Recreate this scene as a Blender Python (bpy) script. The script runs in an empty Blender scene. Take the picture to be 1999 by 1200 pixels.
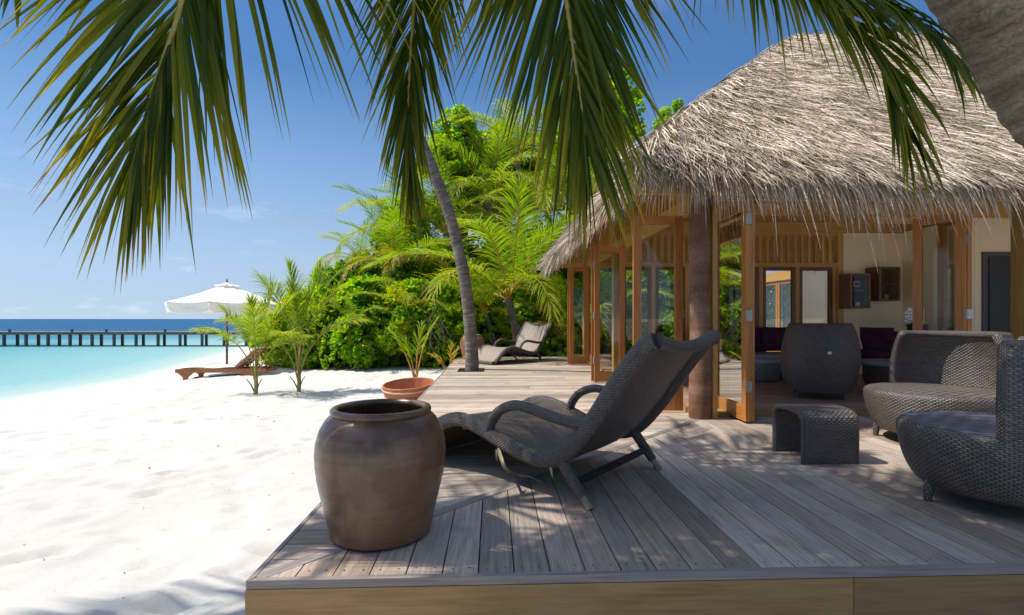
import bpy, math, random
import numpy as np
from mathutils import Vector, Matrix
R = math.radians
scene = bpy.context.scene
col = scene.collection
rng = np.random.default_rng(7)

# ------------------------------------------------------------------ camera, sky, sun, exposure
YAW = R(2.16)                       # the lens looks a touch to the right of the deck's long edge
FPX = 980.0
cam = bpy.data.cameras.new('camera')
cam.sensor_width = 36.0
cam.lens = FPX / 1999.0 * 36.0
cam.shift_y = 22 / 1999.0
cam.clip_start = 0.05
cam.clip_end = 9000
camera = bpy.data.objects.new('camera', cam)
camera.location = (0, 0, 1.0)
camera.rotation_euler = (R(90), 0, -YAW)
col.objects.link(camera)
scene.camera = camera

SUN_EL = R(57)
CA, SA = math.cos(YAW), math.sin(YAW)
RX, RY = CA, -SA                    # shadows run straight to the right of the lens
world = bpy.data.worlds.new('World')
scene.world = world
world.use_nodes = True
wt = world.node_tree
for n in list(wt.nodes): wt.nodes.remove(n)
wo = wt.nodes.new('ShaderNodeOutputWorld')
bg = wt.nodes.new('ShaderNodeBackground')
sky = wt.nodes.new('ShaderNodeTexSky')
sky.sky_type = 'NISHITA'
sky.sun_disc = False
sky.sun_elevation = SUN_EL
sky.sun_rotation = R(-90) + YAW
sky.altitude = 0
sky.air_density = 1.0
sky.dust_density = 0.6
sky.ozone_density = 2.2
bg.inputs['Strength'].default_value = 0.135
# a few faint wisps of cloud low over the sea
tc = wt.nodes.new('ShaderNodeTexCoord')
mp = wt.nodes.new('ShaderNodeMapping'); mp.inputs['Scale'].default_value = (3.0, 3.0, 11.0)
nz = wt.nodes.new('ShaderNodeTexNoise'); nz.inputs['Scale'].default_value = 2.1; nz.inputs['Detail'].default_value = 7
nz.inputs['Roughness'].default_value = 0.62
cr_ = wt.nodes.new('ShaderNodeValToRGB')
cr_.color_ramp.elements[0].position = 0.57; cr_.color_ramp.elements[1].position = 0.80
sx = wt.nodes.new('ShaderNodeSeparateXYZ')
mr = wt.nodes.new('ShaderNodeMapRange'); mr.inputs['From Min'].default_value = 0.30; mr.inputs['From Max'].default_value = 0.05
mu = wt.nodes.new('ShaderNodeMath'); mu.operation = 'MULTIPLY'
mu2 = wt.nodes.new('ShaderNodeMath'); mu2.operation = 'MULTIPLY'; mu2.inputs[1].default_value = 0.28
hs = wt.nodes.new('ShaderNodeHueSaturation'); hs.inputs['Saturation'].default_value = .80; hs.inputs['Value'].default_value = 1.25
mx = wt.nodes.new('ShaderNodeMix'); mx.data_type = 'RGBA'; mx.inputs[7].default_value = (6.5, 6.8, 7.4, 1)
L = wt.links.new
L(tc.outputs['Generated'], mp.inputs['Vector']); L(mp.outputs[0], nz.inputs['Vector']); L(nz.outputs['Fac'], cr_.inputs[0])
L(tc.outputs['Generated'], sx.inputs[0]); L(sx.outputs['Z'], mr.inputs['Value'])
L(cr_.outputs[0], mu.inputs[0]); L(mr.outputs[0], mu.inputs[1]); L(mu.outputs[0], mu2.inputs[0])
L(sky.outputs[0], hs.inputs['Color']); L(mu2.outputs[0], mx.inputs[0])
# a clear tropical gradient near the horizon, the sky model overhead, brightened to fill the shade
gr = wt.nodes.new('ShaderNodeValToRGB'); ge = gr.color_ramp.elements
SKYSTOPS = [(0.0, (.262, .338, .420)), (.10, (.225, .315, .435)), (.27, (.128, .230, .398)), (.42, (.055, .138, .305)), (.60, (.050, .120, .290))]
while len(ge) < len(SKYSTOPS): ge.new(.5)
for e_, (q_, c_) in zip(ge, SKYSTOPS): e_.position = q_; e_.color = (*c_, 1)
sc_ = wt.nodes.new('ShaderNodeMix'); sc_.data_type = 'RGBA'; sc_.blend_type = 'MULTIPLY'; sc_.inputs[0].default_value = 1; sc_.inputs[7].default_value = (7.4, 7.4, 7.4, 1)
up_ = wt.nodes.new('ShaderNodeMapRange'); up_.inputs['From Min'].default_value = .50; up_.inputs['From Max'].default_value = .75
fin_ = wt.nodes.new('ShaderNodeMix'); fin_.data_type = 'RGBA'
az_ = wt.nodes.new('ShaderNodeMapRange'); az_.inputs['From Min'].default_value = -.8; az_.inputs['From Max'].default_value = .8; az_.inputs['To Min'].default_value = 1.08; az_.inputs['To Max'].default_value = .72
azm = wt.nodes.new('ShaderNodeMix'); azm.data_type = 'RGBA'; azm.blend_type = 'MULTIPLY'; azm.inputs[0].default_value = 1
L(sx.outputs['Z'], gr.inputs[0]); L(gr.outputs[0], sc_.inputs[6]); L(sx.outputs['X'], az_.inputs['Value']); L(sc_.outputs[2], azm.inputs[6]); L(az_.outputs[0], azm.inputs[7])
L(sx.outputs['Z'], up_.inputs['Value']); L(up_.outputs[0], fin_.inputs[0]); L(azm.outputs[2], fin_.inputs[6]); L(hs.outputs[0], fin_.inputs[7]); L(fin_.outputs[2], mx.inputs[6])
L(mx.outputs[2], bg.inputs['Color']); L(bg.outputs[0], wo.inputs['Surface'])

sl = bpy.data.lights.new('sun', 'SUN')
sl.energy = 3.25
sl.angle = R(0.45)
sl.color = (1.0, 0.95, 0.86)
sun = bpy.data.objects.new('sun', sl)
sun.rotation_euler = Vector((RX * math.cos(SUN_EL), RY * math.cos(SUN_EL), -math.sin(SUN_EL))).to_track_quat('-Z', 'Y').to_euler()
sun.location = (-20, 0, 30)
col.objects.link(sun)
vs = scene.view_settings
vs.view_transform = 'Standard'; vs.look = 'None'; vs.gamma = 1; vs.exposure = 0.98
scene.cycles.max_bounces = 10
scene.cycles.diffuse_bounces = 5
scene.cycles.transparent_max_bounces = 16
scene.cycles.sample_clamp_indirect = 6.0

# ------------------------------------------------------------------ helpers: places
def A(px, py, D):                   # the spot a distance D ahead that the photo shows at a pixel
    xc = (px - 999.5) / FPX * D
    return np.array([xc * CA + D * SA, -xc * SA + D * CA, 1.0 - (py - 622) / FPX * D])
def G(px, py, z):                   # the same for a spot at a known height
    return A(px, py, FPX * (1.0 - z) / (py - 622))
cw = lambda x, d, z: np.array([x * CA + d * SA, -x * SA + d * CA, z])
def sm(t): t = np.clip(t, 0, 1); return t * t * (3 - 2 * t)
def shore(y):
    return np.where(y < 14, -9.25 + 0.0 * y, -9.25 - 0.30 * (y - 14))
def sandz(x, y):
    d = x - shore(y)
    return np.where(d > 0, -0.6 + 0.3 * sm(d / 3.6), -0.6 + 0.075 * d)

# ------------------------------------------------------------------ helpers: meshes
class MB:
    def __init__(s): s.V = []; s.U = []; s.T = []; s.F = []; s.n = 0
    def add(s, v, f, uv=None, t=0.5):
        v = np.asarray(v, float).reshape(-1, 3); m = len(v)
        s.V.append(v); s.U.append(np.zeros((m, 2)) if uv is None else np.asarray(uv, float).reshape(-1, 2))
        s.T.append(np.broadcast_to(np.asarray(t, float).reshape(-1), (m,)) if np.ndim(t) else np.full(m, float(t)))
        s.F.append(np.asarray(f, int) + s.n); s.n += m
    def mesh(s, name, smooth=False, off=(0, 0, 0)):
        me = bpy.data.meshes.new(name)
        V = np.concatenate(s.V) - np.asarray(off); U = np.concatenate(s.U); T = np.concatenate(s.T)
        loops = np.concatenate([f.reshape(-1) for f in s.F]).astype(np.int32)
        tot = np.concatenate([np.full(len(f), f.shape[1]) for f in s.F]).astype(np.int32)
        me.vertices.add(len(V)); me.vertices.foreach_set('co', V.astype(np.float32).reshape(-1))
        me.loops.add(len(loops)); me.loops.foreach_set('vertex_index', loops)
        me.polygons.add(len(tot)); st = np.concatenate([[0], np.cumsum(tot)[:-1]]).astype(np.int32)
        me.polygons.foreach_set('loop_start', st); me.polygons.foreach_set('loop_total', tot)
        me.polygons.foreach_set('use_smooth', np.full(len(tot), smooth))
        uvl = me.uv_layers.new(name='UVMap'); uvl.data.foreach_set('uv', U[loops].astype(np.float32).reshape(-1))
        a = me.attributes.new('tint', 'FLOAT', 'POINT'); a.data.foreach_set('value', T.astype(np.float32))
        me.update(); me.validate()
        return me
    def build(s, name, mat, parent=None, smooth=False, world=True):
        off = tuple(parent_world(parent)) if (parent is not None and world) else (0, 0, 0)
        me = s.mesh(name, smooth, off); me.materials.append(mat)
        return link(name, me, parent)
def parent_world(p):
    v = Vector((0, 0, 0))
    while p is not None: v += p.location; p = p.parent
    return v
def link(name, me, parent=None):
    o = bpy.data.objects.new(name, me); col.objects.link(o)
    if parent is not None: o.parent = parent
    return o
def tag(o, label, cat, group=None):
    o['label'] = label; o['category'] = cat
    if group: o['group'] = group
    return o
def struct(o, kind='structure'): o['kind'] = kind; return o
def thing(name, label, cat, loc=(0, 0, 0), rz=0.0, group=None):
    o = bpy.data.objects.new(name, None); o.empty_display_size = 0.2; col.objects.link(o)
    o.location = tuple(float(q) for q in loc); o.rotation_euler = (0, 0, rz)
    return tag(o, label, cat, group)
def dup(root, loc, rz=0.0, label=None, s=1.0):
    r = root.copy(); col.objects.link(r); r.location = tuple(float(q) for q in loc); r.rotation_euler = (0, 0, rz); r.scale = (s, s, s)
    if label: r['label'] = label
    for ch in root.children:
        c = ch.copy(); col.objects.link(c); c.parent = r
        for g in ch.children:
            d = g.copy(); col.objects.link(d); d.parent = c
    return r
def nrm(v): v = np.asarray(v, float); return v / (np.linalg.norm(v, axis=-1, keepdims=True) + 1e-12)
def cr(P, n=10):                    # a smooth line through points
    P = np.asarray(P, float); Q = np.vstack([2 * P[0] - P[1], P, 2 * P[-1] - P[-2]]); out = []
    for i in range(len(P) - 1):
        p0, p1, p2, p3 = Q[i:i + 4]; t = np.linspace(0, 1, n, endpoint=False)[:, None]
        out.append(0.5 * (2 * p1 + (p2 - p0) * t + (2 * p0 - 5 * p1 + 4 * p2 - p3) * t ** 2 + (-p0 + 3 * p1 - 3 * p2 + p3) * t ** 3))
    return np.vstack(out + [P[-1:]])
def arc(C): return np.concatenate([[0], np.cumsum(np.linalg.norm(np.diff(C, axis=0), axis=1))])
def resamp(C, u):
    s = arc(C); s = s / s[-1]; return np.stack([np.interp(u, s, C[:, k]) for k in range(C.shape[1])], 1)
BOXF = [[0, 1, 2, 3], [4, 7, 6, 5]]
def beam(mb, a, b, w, h, up=(0, 0, 1), t=0.5):       # a bar from a to b: w across, h along up
    a = np.asarray(a, float); b = np.asarray(b, float); d = nrm(b - a); Ln = np.linalg.norm(b - a)
    up = np.asarray(up, float)
    if abs(np.dot(d, up)) > 0.95: up = np.array([0, 1.0, 0]) if abs(d[1]) < 0.9 else np.array([1.0, 0, 0])
    s = nrm(np.cross(d, up)); u = np.cross(s, d); s = s * w / 2; u = u * h / 2
    c = [a - s - u, a + s - u, a + s + u, a - s + u, b - s - u, b + s - u, b + s + u, b - s + u]
    o = rng.random() * 9; uo = rng.random() * 5
    qs = [(0, 4, 5, 1, w), (1, 5, 6, 2, h), (2, 6, 7, 3, w), (3, 7, 4, 0, h)]; acc = o
    for (i, j, k, l, wd) in qs:
        mb.add([c[i], c[j], c[k], c[l]], [[3, 2, 1, 0]], [[uo, acc], [uo + Ln, acc], [uo + Ln, acc + wd], [uo, acc + wd]], t); acc += wd
    mb.add([c[0], c[1], c[2], c[3]], [[3, 2, 1, 0]], [[uo, o], [uo + .02, o + w], [uo + .04, o + w + h], [uo + .06, o]], t)
    mb.add([c[4], c[5], c[6], c[7]], [[0, 1, 2, 3]], [[uo, o], [uo + .02, o + w], [uo + .04, o + w + h], [uo + .06, o]], t)
def prism(mb, poly, z0, z1, along=(1, 0), t=0.5):    # a flat-topped board of any outline
    P = np.asarray(poly, float); n = len(P); al = np.array(along, float); ac = np.array([-al[1], al[0]]); o = rng.random(2) * 20
    uv = np.stack([P @ al, P @ ac], 1) + o
    top = np.column_stack([P, np.full(n, z1)]); bot = np.column_stack([P, np.full(n, z0)])
    mb.add(top, [list(range(n))], uv, t); mb.add(bot, [list(range(n))[::-1]], uv, t)
    for i in range(n):
        j = (i + 1) % n
        mb.add([bot[i], bot[j], top[j], top[i]], [[0, 1, 2, 3]], [uv[i], uv[j], uv[j] + [0, .03], uv[i] + [0, .03]], t)
def sweep(mb, C, rad, nseg=10, side=None, t=0.5, cap=True, vs_=1.0):   # tube; rad scalar / array / (n,2) with a fixed side vector
    C = np.asarray(C, float); n = len(C); T = nrm(np.gradient(C, axis=0)); rad = np.asarray(rad, float)
    if rad.ndim == 0: rad = np.full((n, 2), float(rad))
    elif rad.ndim == 1: rad = np.stack([rad, rad], 1) if len(rad) == n else np.tile(rad, (n, 1))
    if side is None:
        S = np.zeros((n, 3)); ref = np.array([0, 0, 1.0]) if abs(T[0][2]) < 0.9 else np.array([1.0, 0, 0])
        s = nrm(np.cross(T[0], ref))
        for i in range(n): s = nrm(s - T[i] * np.dot(s, T[i])); S[i] = s
    else:
        S = np.tile(np.asarray(side, float), (n, 1)); S = nrm(S - T * (S * T).sum(1, keepdims=True))
    N = np.cross(S, T); a = np.linspace(0, 2 * np.pi, nseg + 1)
    P = C[:, None] + S[:, None] * (np.cos(a)[None, :, None] * rad[:, 0][:, None, None]) + N[:, None] * (np.sin(a)[None, :, None] * rad[:, 1][:, None, None])
    s = arc(C); per = a / (2 * np.pi) * 2 * np.pi * rad.mean()
    uv = np.stack(np.broadcast_arrays(s[:, None] * vs_, per[None]), -1)
    idx = np.arange(n * (nseg + 1)).reshape(n, nseg + 1)
    f = np.stack([idx[:-1, :-1], idx[1:, :-1], idx[1:, 1:], idx[:-1, 1:]], -1).reshape(-1, 4)
    mb.add(P, f[:, ::-1], uv, np.repeat(np.broadcast_to(np.asarray(t, float), (n,)), nseg + 1))
    if cap:
        for i, rev in ((0, False), (n - 1, True)):
            ff = list(range(nseg)); mb.add(P[i][:nseg], [ff[::-1] if rev else ff], np.zeros((nseg, 2)), 0.5)
def lathe(mb, prof, n=48, c=(0, 0, 0), t=0.5, a0=0.0, a1=2 * np.pi, rfun=None, inward=False):
    p = np.asarray(prof, float); a = np.linspace(a0, a1, n + 1); s = arc(p)
    r = p[:, 0][:, None] * np.ones_like(a)[None]
    if rfun is not None: r = r * rfun(a[None], p[:, 1][:, None])
    P = np.stack([r * np.cos(a)[None], r * np.sin(a)[None], np.broadcast_to(p[:, 1][:, None], r.shape)], -1) + np.asarray(c, float)
    uv = np.stack(np.broadcast_arrays(a[None] * p[:, 0].max(), s[:, None]), -1)
    idx = np.arange(len(p) * (n + 1)).reshape(len(p), n + 1)
    f = np.stack([idx[:-1, :-1], idx[:-1, 1:], idx[1:, 1:], idx[1:, :-1]], -1).reshape(-1, 4)
    mb.add(P, f[:, ::-1] if inward else f, uv, np.repeat(np.broadcast_to(np.asarray(t, float), (len(p),)), n + 1))
def box(mb, c, s, t=0.5):
    c = np.asarray(c, float); beam(mb, c - [s[0] / 2, 0, 0], c + [s[0] / 2, 0, 0], s[1], s[2], t=t)
def pillow(mb, c, s, M=None, n=10, t=0.5):           # a soft stuffed cushion
    u = np.linspace(-1, 1, n); X, Y = np.meshgrid(u, u, indexing='ij')
    b = np.sqrt(np.clip(1 - np.abs(X) ** 3.2, 0, 1)) * np.sqrt(np.clip(1 - np.abs(Y) ** 3.2, 0, 1))
    for sg in (1, -1):
        P = np.stack([X * s[0] / 2, Y * s[1] / 2, sg * b * s[2] / 2 + .012 * np.sin(5 * X + 3 * Y)], -1).reshape(-1, 3)
        if M is not None: P = P @ np.asarray(M).T
        idx = np.arange(n * n).reshape(n, n); f = np.stack([idx[:-1, :-1], idx[1:, :-1], idx[1:, 1:], idx[:-1, 1:]], -1).reshape(-1, 4)
        mb.add(P + np.asarray(c), f if sg > 0 else f[:, ::-1], np.stack([X, Y], -1).reshape(-1, 2), t)
def rotz(a): c, s = math.cos(a), math.sin(a); return np.array([[c, -s, 0], [s, c, 0], [0, 0, 1.0]])
def rotx(a): c, s = math.cos(a), math.sin(a); return np.array([[1.0, 0, 0], [0, c, -s], [0, s, c]])

# ------------------------------------------------------------------ materials
class NT:
    def __init__(s, name):
        s.m = bpy.data.materials.new(name); s.m.use_nodes = True; s.t = s.m.node_tree
        s.out = s.t.nodes['Material Output']; s.p = s.t.nodes['Principled BSDF']
    def n(s, typ, **kw):
        nd = s.t.nodes.new(typ)
        for k, v in kw.items(): setattr(nd, k, v)
        return nd
    def l(s, a, b): s.t.links.new(a, b)
    def val(s, nd, **kw):
        for k, v in kw.items(): nd.inputs[k.replace('_', ' ')].default_value = v
        return nd
    def math(s, op, a, b=None, c=None):
        nd = s.n('ShaderNodeMath', operation=op)
        for i, x in enumerate((a, b, c)):
            if x is None: continue
            if isinstance(x, (int, float)): nd.inputs[i].default_value = x
            else: s.l(x, nd.inputs[i])
        return nd.outputs[0]
    def ramp(s, fac, stops):
        nd = s.n('ShaderNodeValToRGB'); e = nd.color_ramp.elements
        while len(e) < len(stops): e.new(0.5)
        for k, (p, c) in enumerate(stops): e[k].position = p; e[k].color = (*c, 1) if len(c) == 3 else c
        s.l(fac, nd.inputs[0]); return nd.outputs[0]
    def noise(s, vec=None, scale=5, detail=4, rough=.55, map=None, dim='3D', dist=0):
        nd = s.n('ShaderNodeTexNoise', noise_dimensions=dim); s.val(nd, Scale=scale, Detail=detail, Roughness=rough, Distortion=dist)
        if vec is not None:
            if map is not None:
                m = s.n('ShaderNodeMapping'); m.inputs['Scale'].default_value = map; s.l(vec, m.inputs[0]); vec = m.outputs[0]
            s.l(vec, nd.inputs['Vector'])
        return nd.outputs['Fac']
    def co(s, which='Object'): return s.n('ShaderNodeTexCoord').outputs[which]
    def attr(s, name='tint'): return s.n('ShaderNodeAttribute', attribute_name=name).outputs['Fac']
    def mix(s, f, a, b, typ='MIX'):
        nd = s.n('ShaderNodeMix', data_type='RGBA', blend_type=typ)
        for i, x in ((0, f), (6, a), (7, b)):
            if isinstance(x, (int, float)): nd.inputs[i].default_value = x
            elif isinstance(x, tuple): nd.inputs[i].default_value = (*x, 1)
            else: s.l(x, nd.inputs[i])
        return nd.outputs[2]
    def bump(s, h, strength=.3, dist=.01):
        nd = s.n('ShaderNodeBump'); nd.inputs['Strength'].default_value = strength; nd.inputs['Distance'].default_value = dist
        s.l(h, nd.inputs['Height']); s.l(nd.outputs[0], s.p.inputs['Normal']); return nd.outputs[0]
    def fin(s, colr=None, rough=.6, spec=.4, **kw):
        if colr is not None:
            if isinstance(colr, tuple): s.p.inputs['Base Color'].default_value = (*colr, 1)
            else: s.l(colr, s.p.inputs['Base Color'])
        if isinstance(rough, (int, float)): s.p.inputs['Roughness'].default_value = rough
        else: s.l(rough, s.p.inputs['Roughness'])
        s.p.inputs['Specular IOR Level'].default_value = spec
        for k, v in kw.items(): s.p.inputs[k.replace('_', ' ')].default_value = v
        return s.m

def wood(name, c0, c1, c2, rough=.55, spec=.35, grain=1.0, bump=.25, tintvar=.5, dirt=None, hue=None):
    w = NT(name); uv = w.co('UV'); t = w.attr()
    g1 = w.noise(uv, 9, 5, .6, (.35, 6 * grain, 1), dist=.4); g2 = w.noise(uv, 60, 3, .6, (.06, 3 * grain, 1)); g3 = w.noise(uv, 2.2, 3, .5, (.6, 2.5, 1))
    f = w.math('ADD', w.math('MULTIPLY', g1, .55), w.math('MULTIPLY', g2, .45))
    c = w.ramp(f, [(.33, c0), (.5, c1), (.68, c2)])
    c = w.mix(w.math('MULTIPLY', g3, .35), c, c0)
    b = w.math('MULTIPLY_ADD', t, tintvar, 1 - tintvar / 2)
    if hue: c = w.mix(w.math('MULTIPLY', w.ramp(w.math('FRACT', w.math('MULTIPLY', t, 7.3)), [(.35, (0, 0, 0)), (.9, (1, 1, 1))]), .75), c, w.mix(.5, c, hue, 'MULTIPLY'))
    hs = w.n('ShaderNodeHueSaturation'); w.l(b, hs.inputs['Value']); w.l(c, hs.inputs['Color']); c = hs.outputs[0]
    if dirt:
        d = w.noise(w.co('Object'), dirt[0], 6, .65); c = w.mix(w.ramp(d, [(.52, (0, 0, 0)), (.72, (dirt[2],) * 3)]), c, dirt[1])
    w.bump(f, bump, .004)
    return w.fin(c, rough, spec)
M = {}
M['deck'] = wood('weathered_deck_wood', (.21, .155, .12), (.41, .345, .28), (.56, .485, .41), .60, .3, 1.0, .35, .62, (3.0, (.17, .14, .13), .6), (.75, .52, .42))
M['trim'] = wood('deck_trim_wood', (.15, .12, .105), (.25, .21, .19), (.33, .29, .26), .6, .3)
M['fascia'] = wood('pale_fascia_wood', (.20, .11, .036), (.30, .172, .064), (.37, .225, .09), .5, .4, .45, .2, .25, (1.4, (.24, .14, .05), .6))
M['teak'] = wood('oiled_door_wood', (.27, .09, .02), (.44, .175, .04), (.53, .235, .06), .38, .45, .7, .1, .35)
M['beamwood'] = wood('golden_beam_wood', (.38, .20, .05), (.52, .30, .085), (.60, .37, .12), .5, .35, .7, .12, .35)
M['slat'] = wood('golden_slat_wood', (.40, .21, .05), (.54, .31, .085), (.62, .38, .12), .5, .35, .7, .12, .5)
M['floorwood'] = wood('red_brown_floor_wood', (.22, .125, .09), (.34, .22, .17), (.44, .30, .24), .45, .4, 1, .15, .5)
M['darkwood'] = wood('dark_cabinet_wood', (.10, .042, .020), (.19, .085, .04), (.25, .12, .055), .4, .4, .8, .1, .3)
M['lounger'] = wood('orange_lounger_wood', (.22, .075, .02), (.36, .13, .04), (.44, .18, .06), .45, .4, .8, .1, .4)
M['log'] = None

def simple(name, c, rough=.6, spec=.4, nz=.12, sc=30, bump=.0, obj=True, **kw):
    w = NT(name); f = w.noise(w.co('Object'), sc, 5, .6)
    a = tuple(x * (1 - nz) for x in c); b = tuple(min(1, x * (1 + nz)) for x in c)
    cc = w.ramp(f, [(.3, a), (.7, b)])
    if bump: w.bump(f, bump, .01)
    return w.fin(cc, rough, spec, **kw)
M['plaster'] = simple('cream_plaster', (.90, .77, .54), .85, .2, .05, 60, .05)
M['black_frame'] = simple('dark_metal', (.016, .013, .012), .45, .4)
M['metal'] = simple('brushed_hinge_metal', (.33, .33, .31), .4, .5, .15, Metallic=.7)
M['purple'] = simple('purple_cushion_cloth', (.055, .014, .040), .85, .2, .25, 25, .2)
M['greycush'] = simple('grey_cushion_cloth', (.28, .28, .30), .85, .2, .12, 60, .1)
M['white'] = simple('white_card', (.75, .75, .75), .7, .3, .04)
M['ink'] = simple('dark_print', (.04, .04, .05), .8, .2)
M['china'] = simple('white_china', (.6, .6, .58), .25, .5, .05)
M['darkpanel'] = simple('dark_grey_panel', (.035, .040, .048), .45, .4, .1)
M['greyframe'] = simple('grey_panel_frame', (.10, .10, .11), .6, .3)
M['dark_under'] = simple('painted_shade_wood', (.03, .022, .017), .9, .1)  # near black, shade below the boards put into the colour
M['strawtip'] = simple('bare_pale_cane', (.26, .20, .13), .6, .3, .2)
M['dryleaf'] = simple('dry_palm_leaf', (.45, .36, .20), .75, .25, .2, 40)
M['jetty'] = simple('grey_jetty_wood', (.16, .125, .09), .8, .2, .25, 3)
M['pile'] = simple('wet_jetty_pile', (.070, .085, .085), .6, .3, .3, 3)

def wicker(name, c, w=.011, p=.026, var=.35, rough=.5, hole=(.020, .017, .015), bump=.9):
    q = NT(name); s = q.n('ShaderNodeSeparateXYZ'); q.l(q.co('UV'), s.inputs[0])
    r = q.math('DIVIDE', s.outputs[1], w); row = q.math('FLOOR', r); fv = q.math('FRACT', r)
    half = q.math('MULTIPLY', q.math('MODULO', q.math('ABSOLUTE', row), 2.0), .5)
    ph = q.math('ADD', q.math('DIVIDE', s.outputs[0], p), half)
    h1 = q.math('MULTIPLY_ADD', q.math('COSINE', q.math('MULTIPLY', ph, 2 * math.pi)), .42, .58)
    k = q.math('MULTIPLY_ADD', fv, 2.0, -1.0); rd = q.math('SQRT', q.math('MAXIMUM', q.math('SUBTRACT', 1.0, q.math('MULTIPLY', k, k)), 0.0))
    h = q.math('MULTIPLY', h1, rd)
    wn = q.n('ShaderNodeTexWhiteNoise', noise_dimensions='2D'); cv = q.n('ShaderNodeCombineXYZ'); q.l(row, cv.inputs[0]); q.l(q.math('FLOOR', ph), cv.inputs[1]); q.l(cv.outputs[0], wn.inputs[0])
    n2 = q.noise(q.co('Object'), 6, 4)
    f = q.math('ADD', q.math('MULTIPLY', wn.outputs[0], .6), q.math('MULTIPLY', n2, .4))
    cc = q.ramp(f, [(.15, tuple(x * (1 - var) for x in c)), (.85, tuple(x * (1 + var) for x in c))])
    cc = q.mix(q.ramp(h, [(.12, (0, 0, 0)), (.42, (1, 1, 1))]), hole, cc)
    q.bump(h, bump, .006)
    return q.fin(cc, rough * .85, .6)
M['wicker'] = wicker('dark_brown_wicker', (.118, .095, .082), .0120, .036)
M['wicker_rail'] = wicker('woven_rail_wicker', (.105, .081, .068), .0095, .018)
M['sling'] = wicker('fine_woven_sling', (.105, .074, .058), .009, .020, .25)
M['sling_pale'] = wicker('pale_woven_sling', (.25, .19, .155), .010, .02, .2, .7, (.12, .09, .075), .3)  # paler, smoother weave for the far chaise
M['wicker_seat'] = wicker('striped_seat_weave', (.14, .115, .10), .03, .20, .2)
M['wicker_blue'] = wicker('blue_grey_seat_weave', (.13, .14, .17), .03, .20, .2)
M['wicker_grey'] = wicker('grey_wicker', (.20, .20, .205), .012, .044)

def glass(nm='door_glass', k=.7):
    q = NT(nm); t = q.n('ShaderNodeBsdfTransparent'); t.inputs[0].default_value = (.93, .95, .94, 1)
    g = q.n('ShaderNodeBsdfGlossy'); g.inputs['Roughness'].default_value = .01
    f = q.n('ShaderNodeFresnel'); f.inputs['IOR'].default_value = 1.55
    mxs = q.n('ShaderNodeMixShader'); q.l(q.math('MULTIPLY', f.outputs[0], k), mxs.inputs[0]); q.l(t.outputs[0], mxs.inputs[1]); q.l(g.outputs[0], mxs.inputs[2])
    q.l(mxs.outputs[0], q.out.inputs['Surface']); return q.m
M['glass'] = glass(); M['cabinet_glass'] = glass('cabinet_glass', .22)

def leafmat(name, stops, rough=.42, trans=.38, spec=.4, gain=1.5):
    q = NT(name); t = q.attr(); nz_ = q.noise(q.co('Object'), 3.0, 3); t2 = q.math('ADD', t, q.math('MULTIPLY_ADD', nz_, .24, -.12))
    c = q.ramp(t2, stops); q.fin(c, rough, spec)
    tr = q.n('ShaderNodeBsdfTranslucent'); hs = q.n('ShaderNodeHueSaturation'); hs.inputs['Value'].default_value = gain; hs.inputs['Saturation'].default_value = 1.1; hs.inputs['Hue'].default_value = .49
    q.l(c, hs.inputs['Color']); q.l(hs.outputs[0], tr.inputs[0])
    mxs = q.n('ShaderNodeMixShader'); mxs.inputs[0].default_value = trans; q.l(q.p.outputs[0], mxs.inputs[1]); q.l(tr.outputs[0], mxs.inputs[2]); q.l(mxs.outputs[0], q.out.inputs['Surface'])
    return q.m
M['nearfrond'] = leafmat('coconut_frond_leaf', [(0, (.009, .026, .004)), (.35, (.034, .068, .006)), (.70, (.20, .20, .012)), (.88, (.44, .31, .02)), (1, (.20, .12, .04))], .42, .42, .25, 1.5)
M['frond'] = leafmat('sunny_frond_leaf', [(0, (.055, .135, .014)), (.4, (.17, .30, .024)), (.75, (.36, .40, .03)), (1, (.56, .38, .04))], .45, .46, .3, 1.65)
M['leaf'] = leafmat('broad_bright_leaf', [(0, (.055, .16, .012)), (.40, (.17, .35, .018)), (.75, (.36, .48, .03)), (1, (.50, .44, .04))], .40, .48, .3, 1.75)
M['yellowleaf'] = leafmat('yellow_seedling_leaf', [(0, (.30, .30, .03)), (.6, (.52, .38, .03)), (1, (.55, .33, .05))], .45, .4, .4, 1.3)
M['rachis'] = simple('frond_stem', (.26, .22, .05), .5, .4, .3, 20)
M['orangestem'] = simple('orange_leaf_stalk', (.48, .24, .04), .5, .4, .25, 15)

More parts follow.
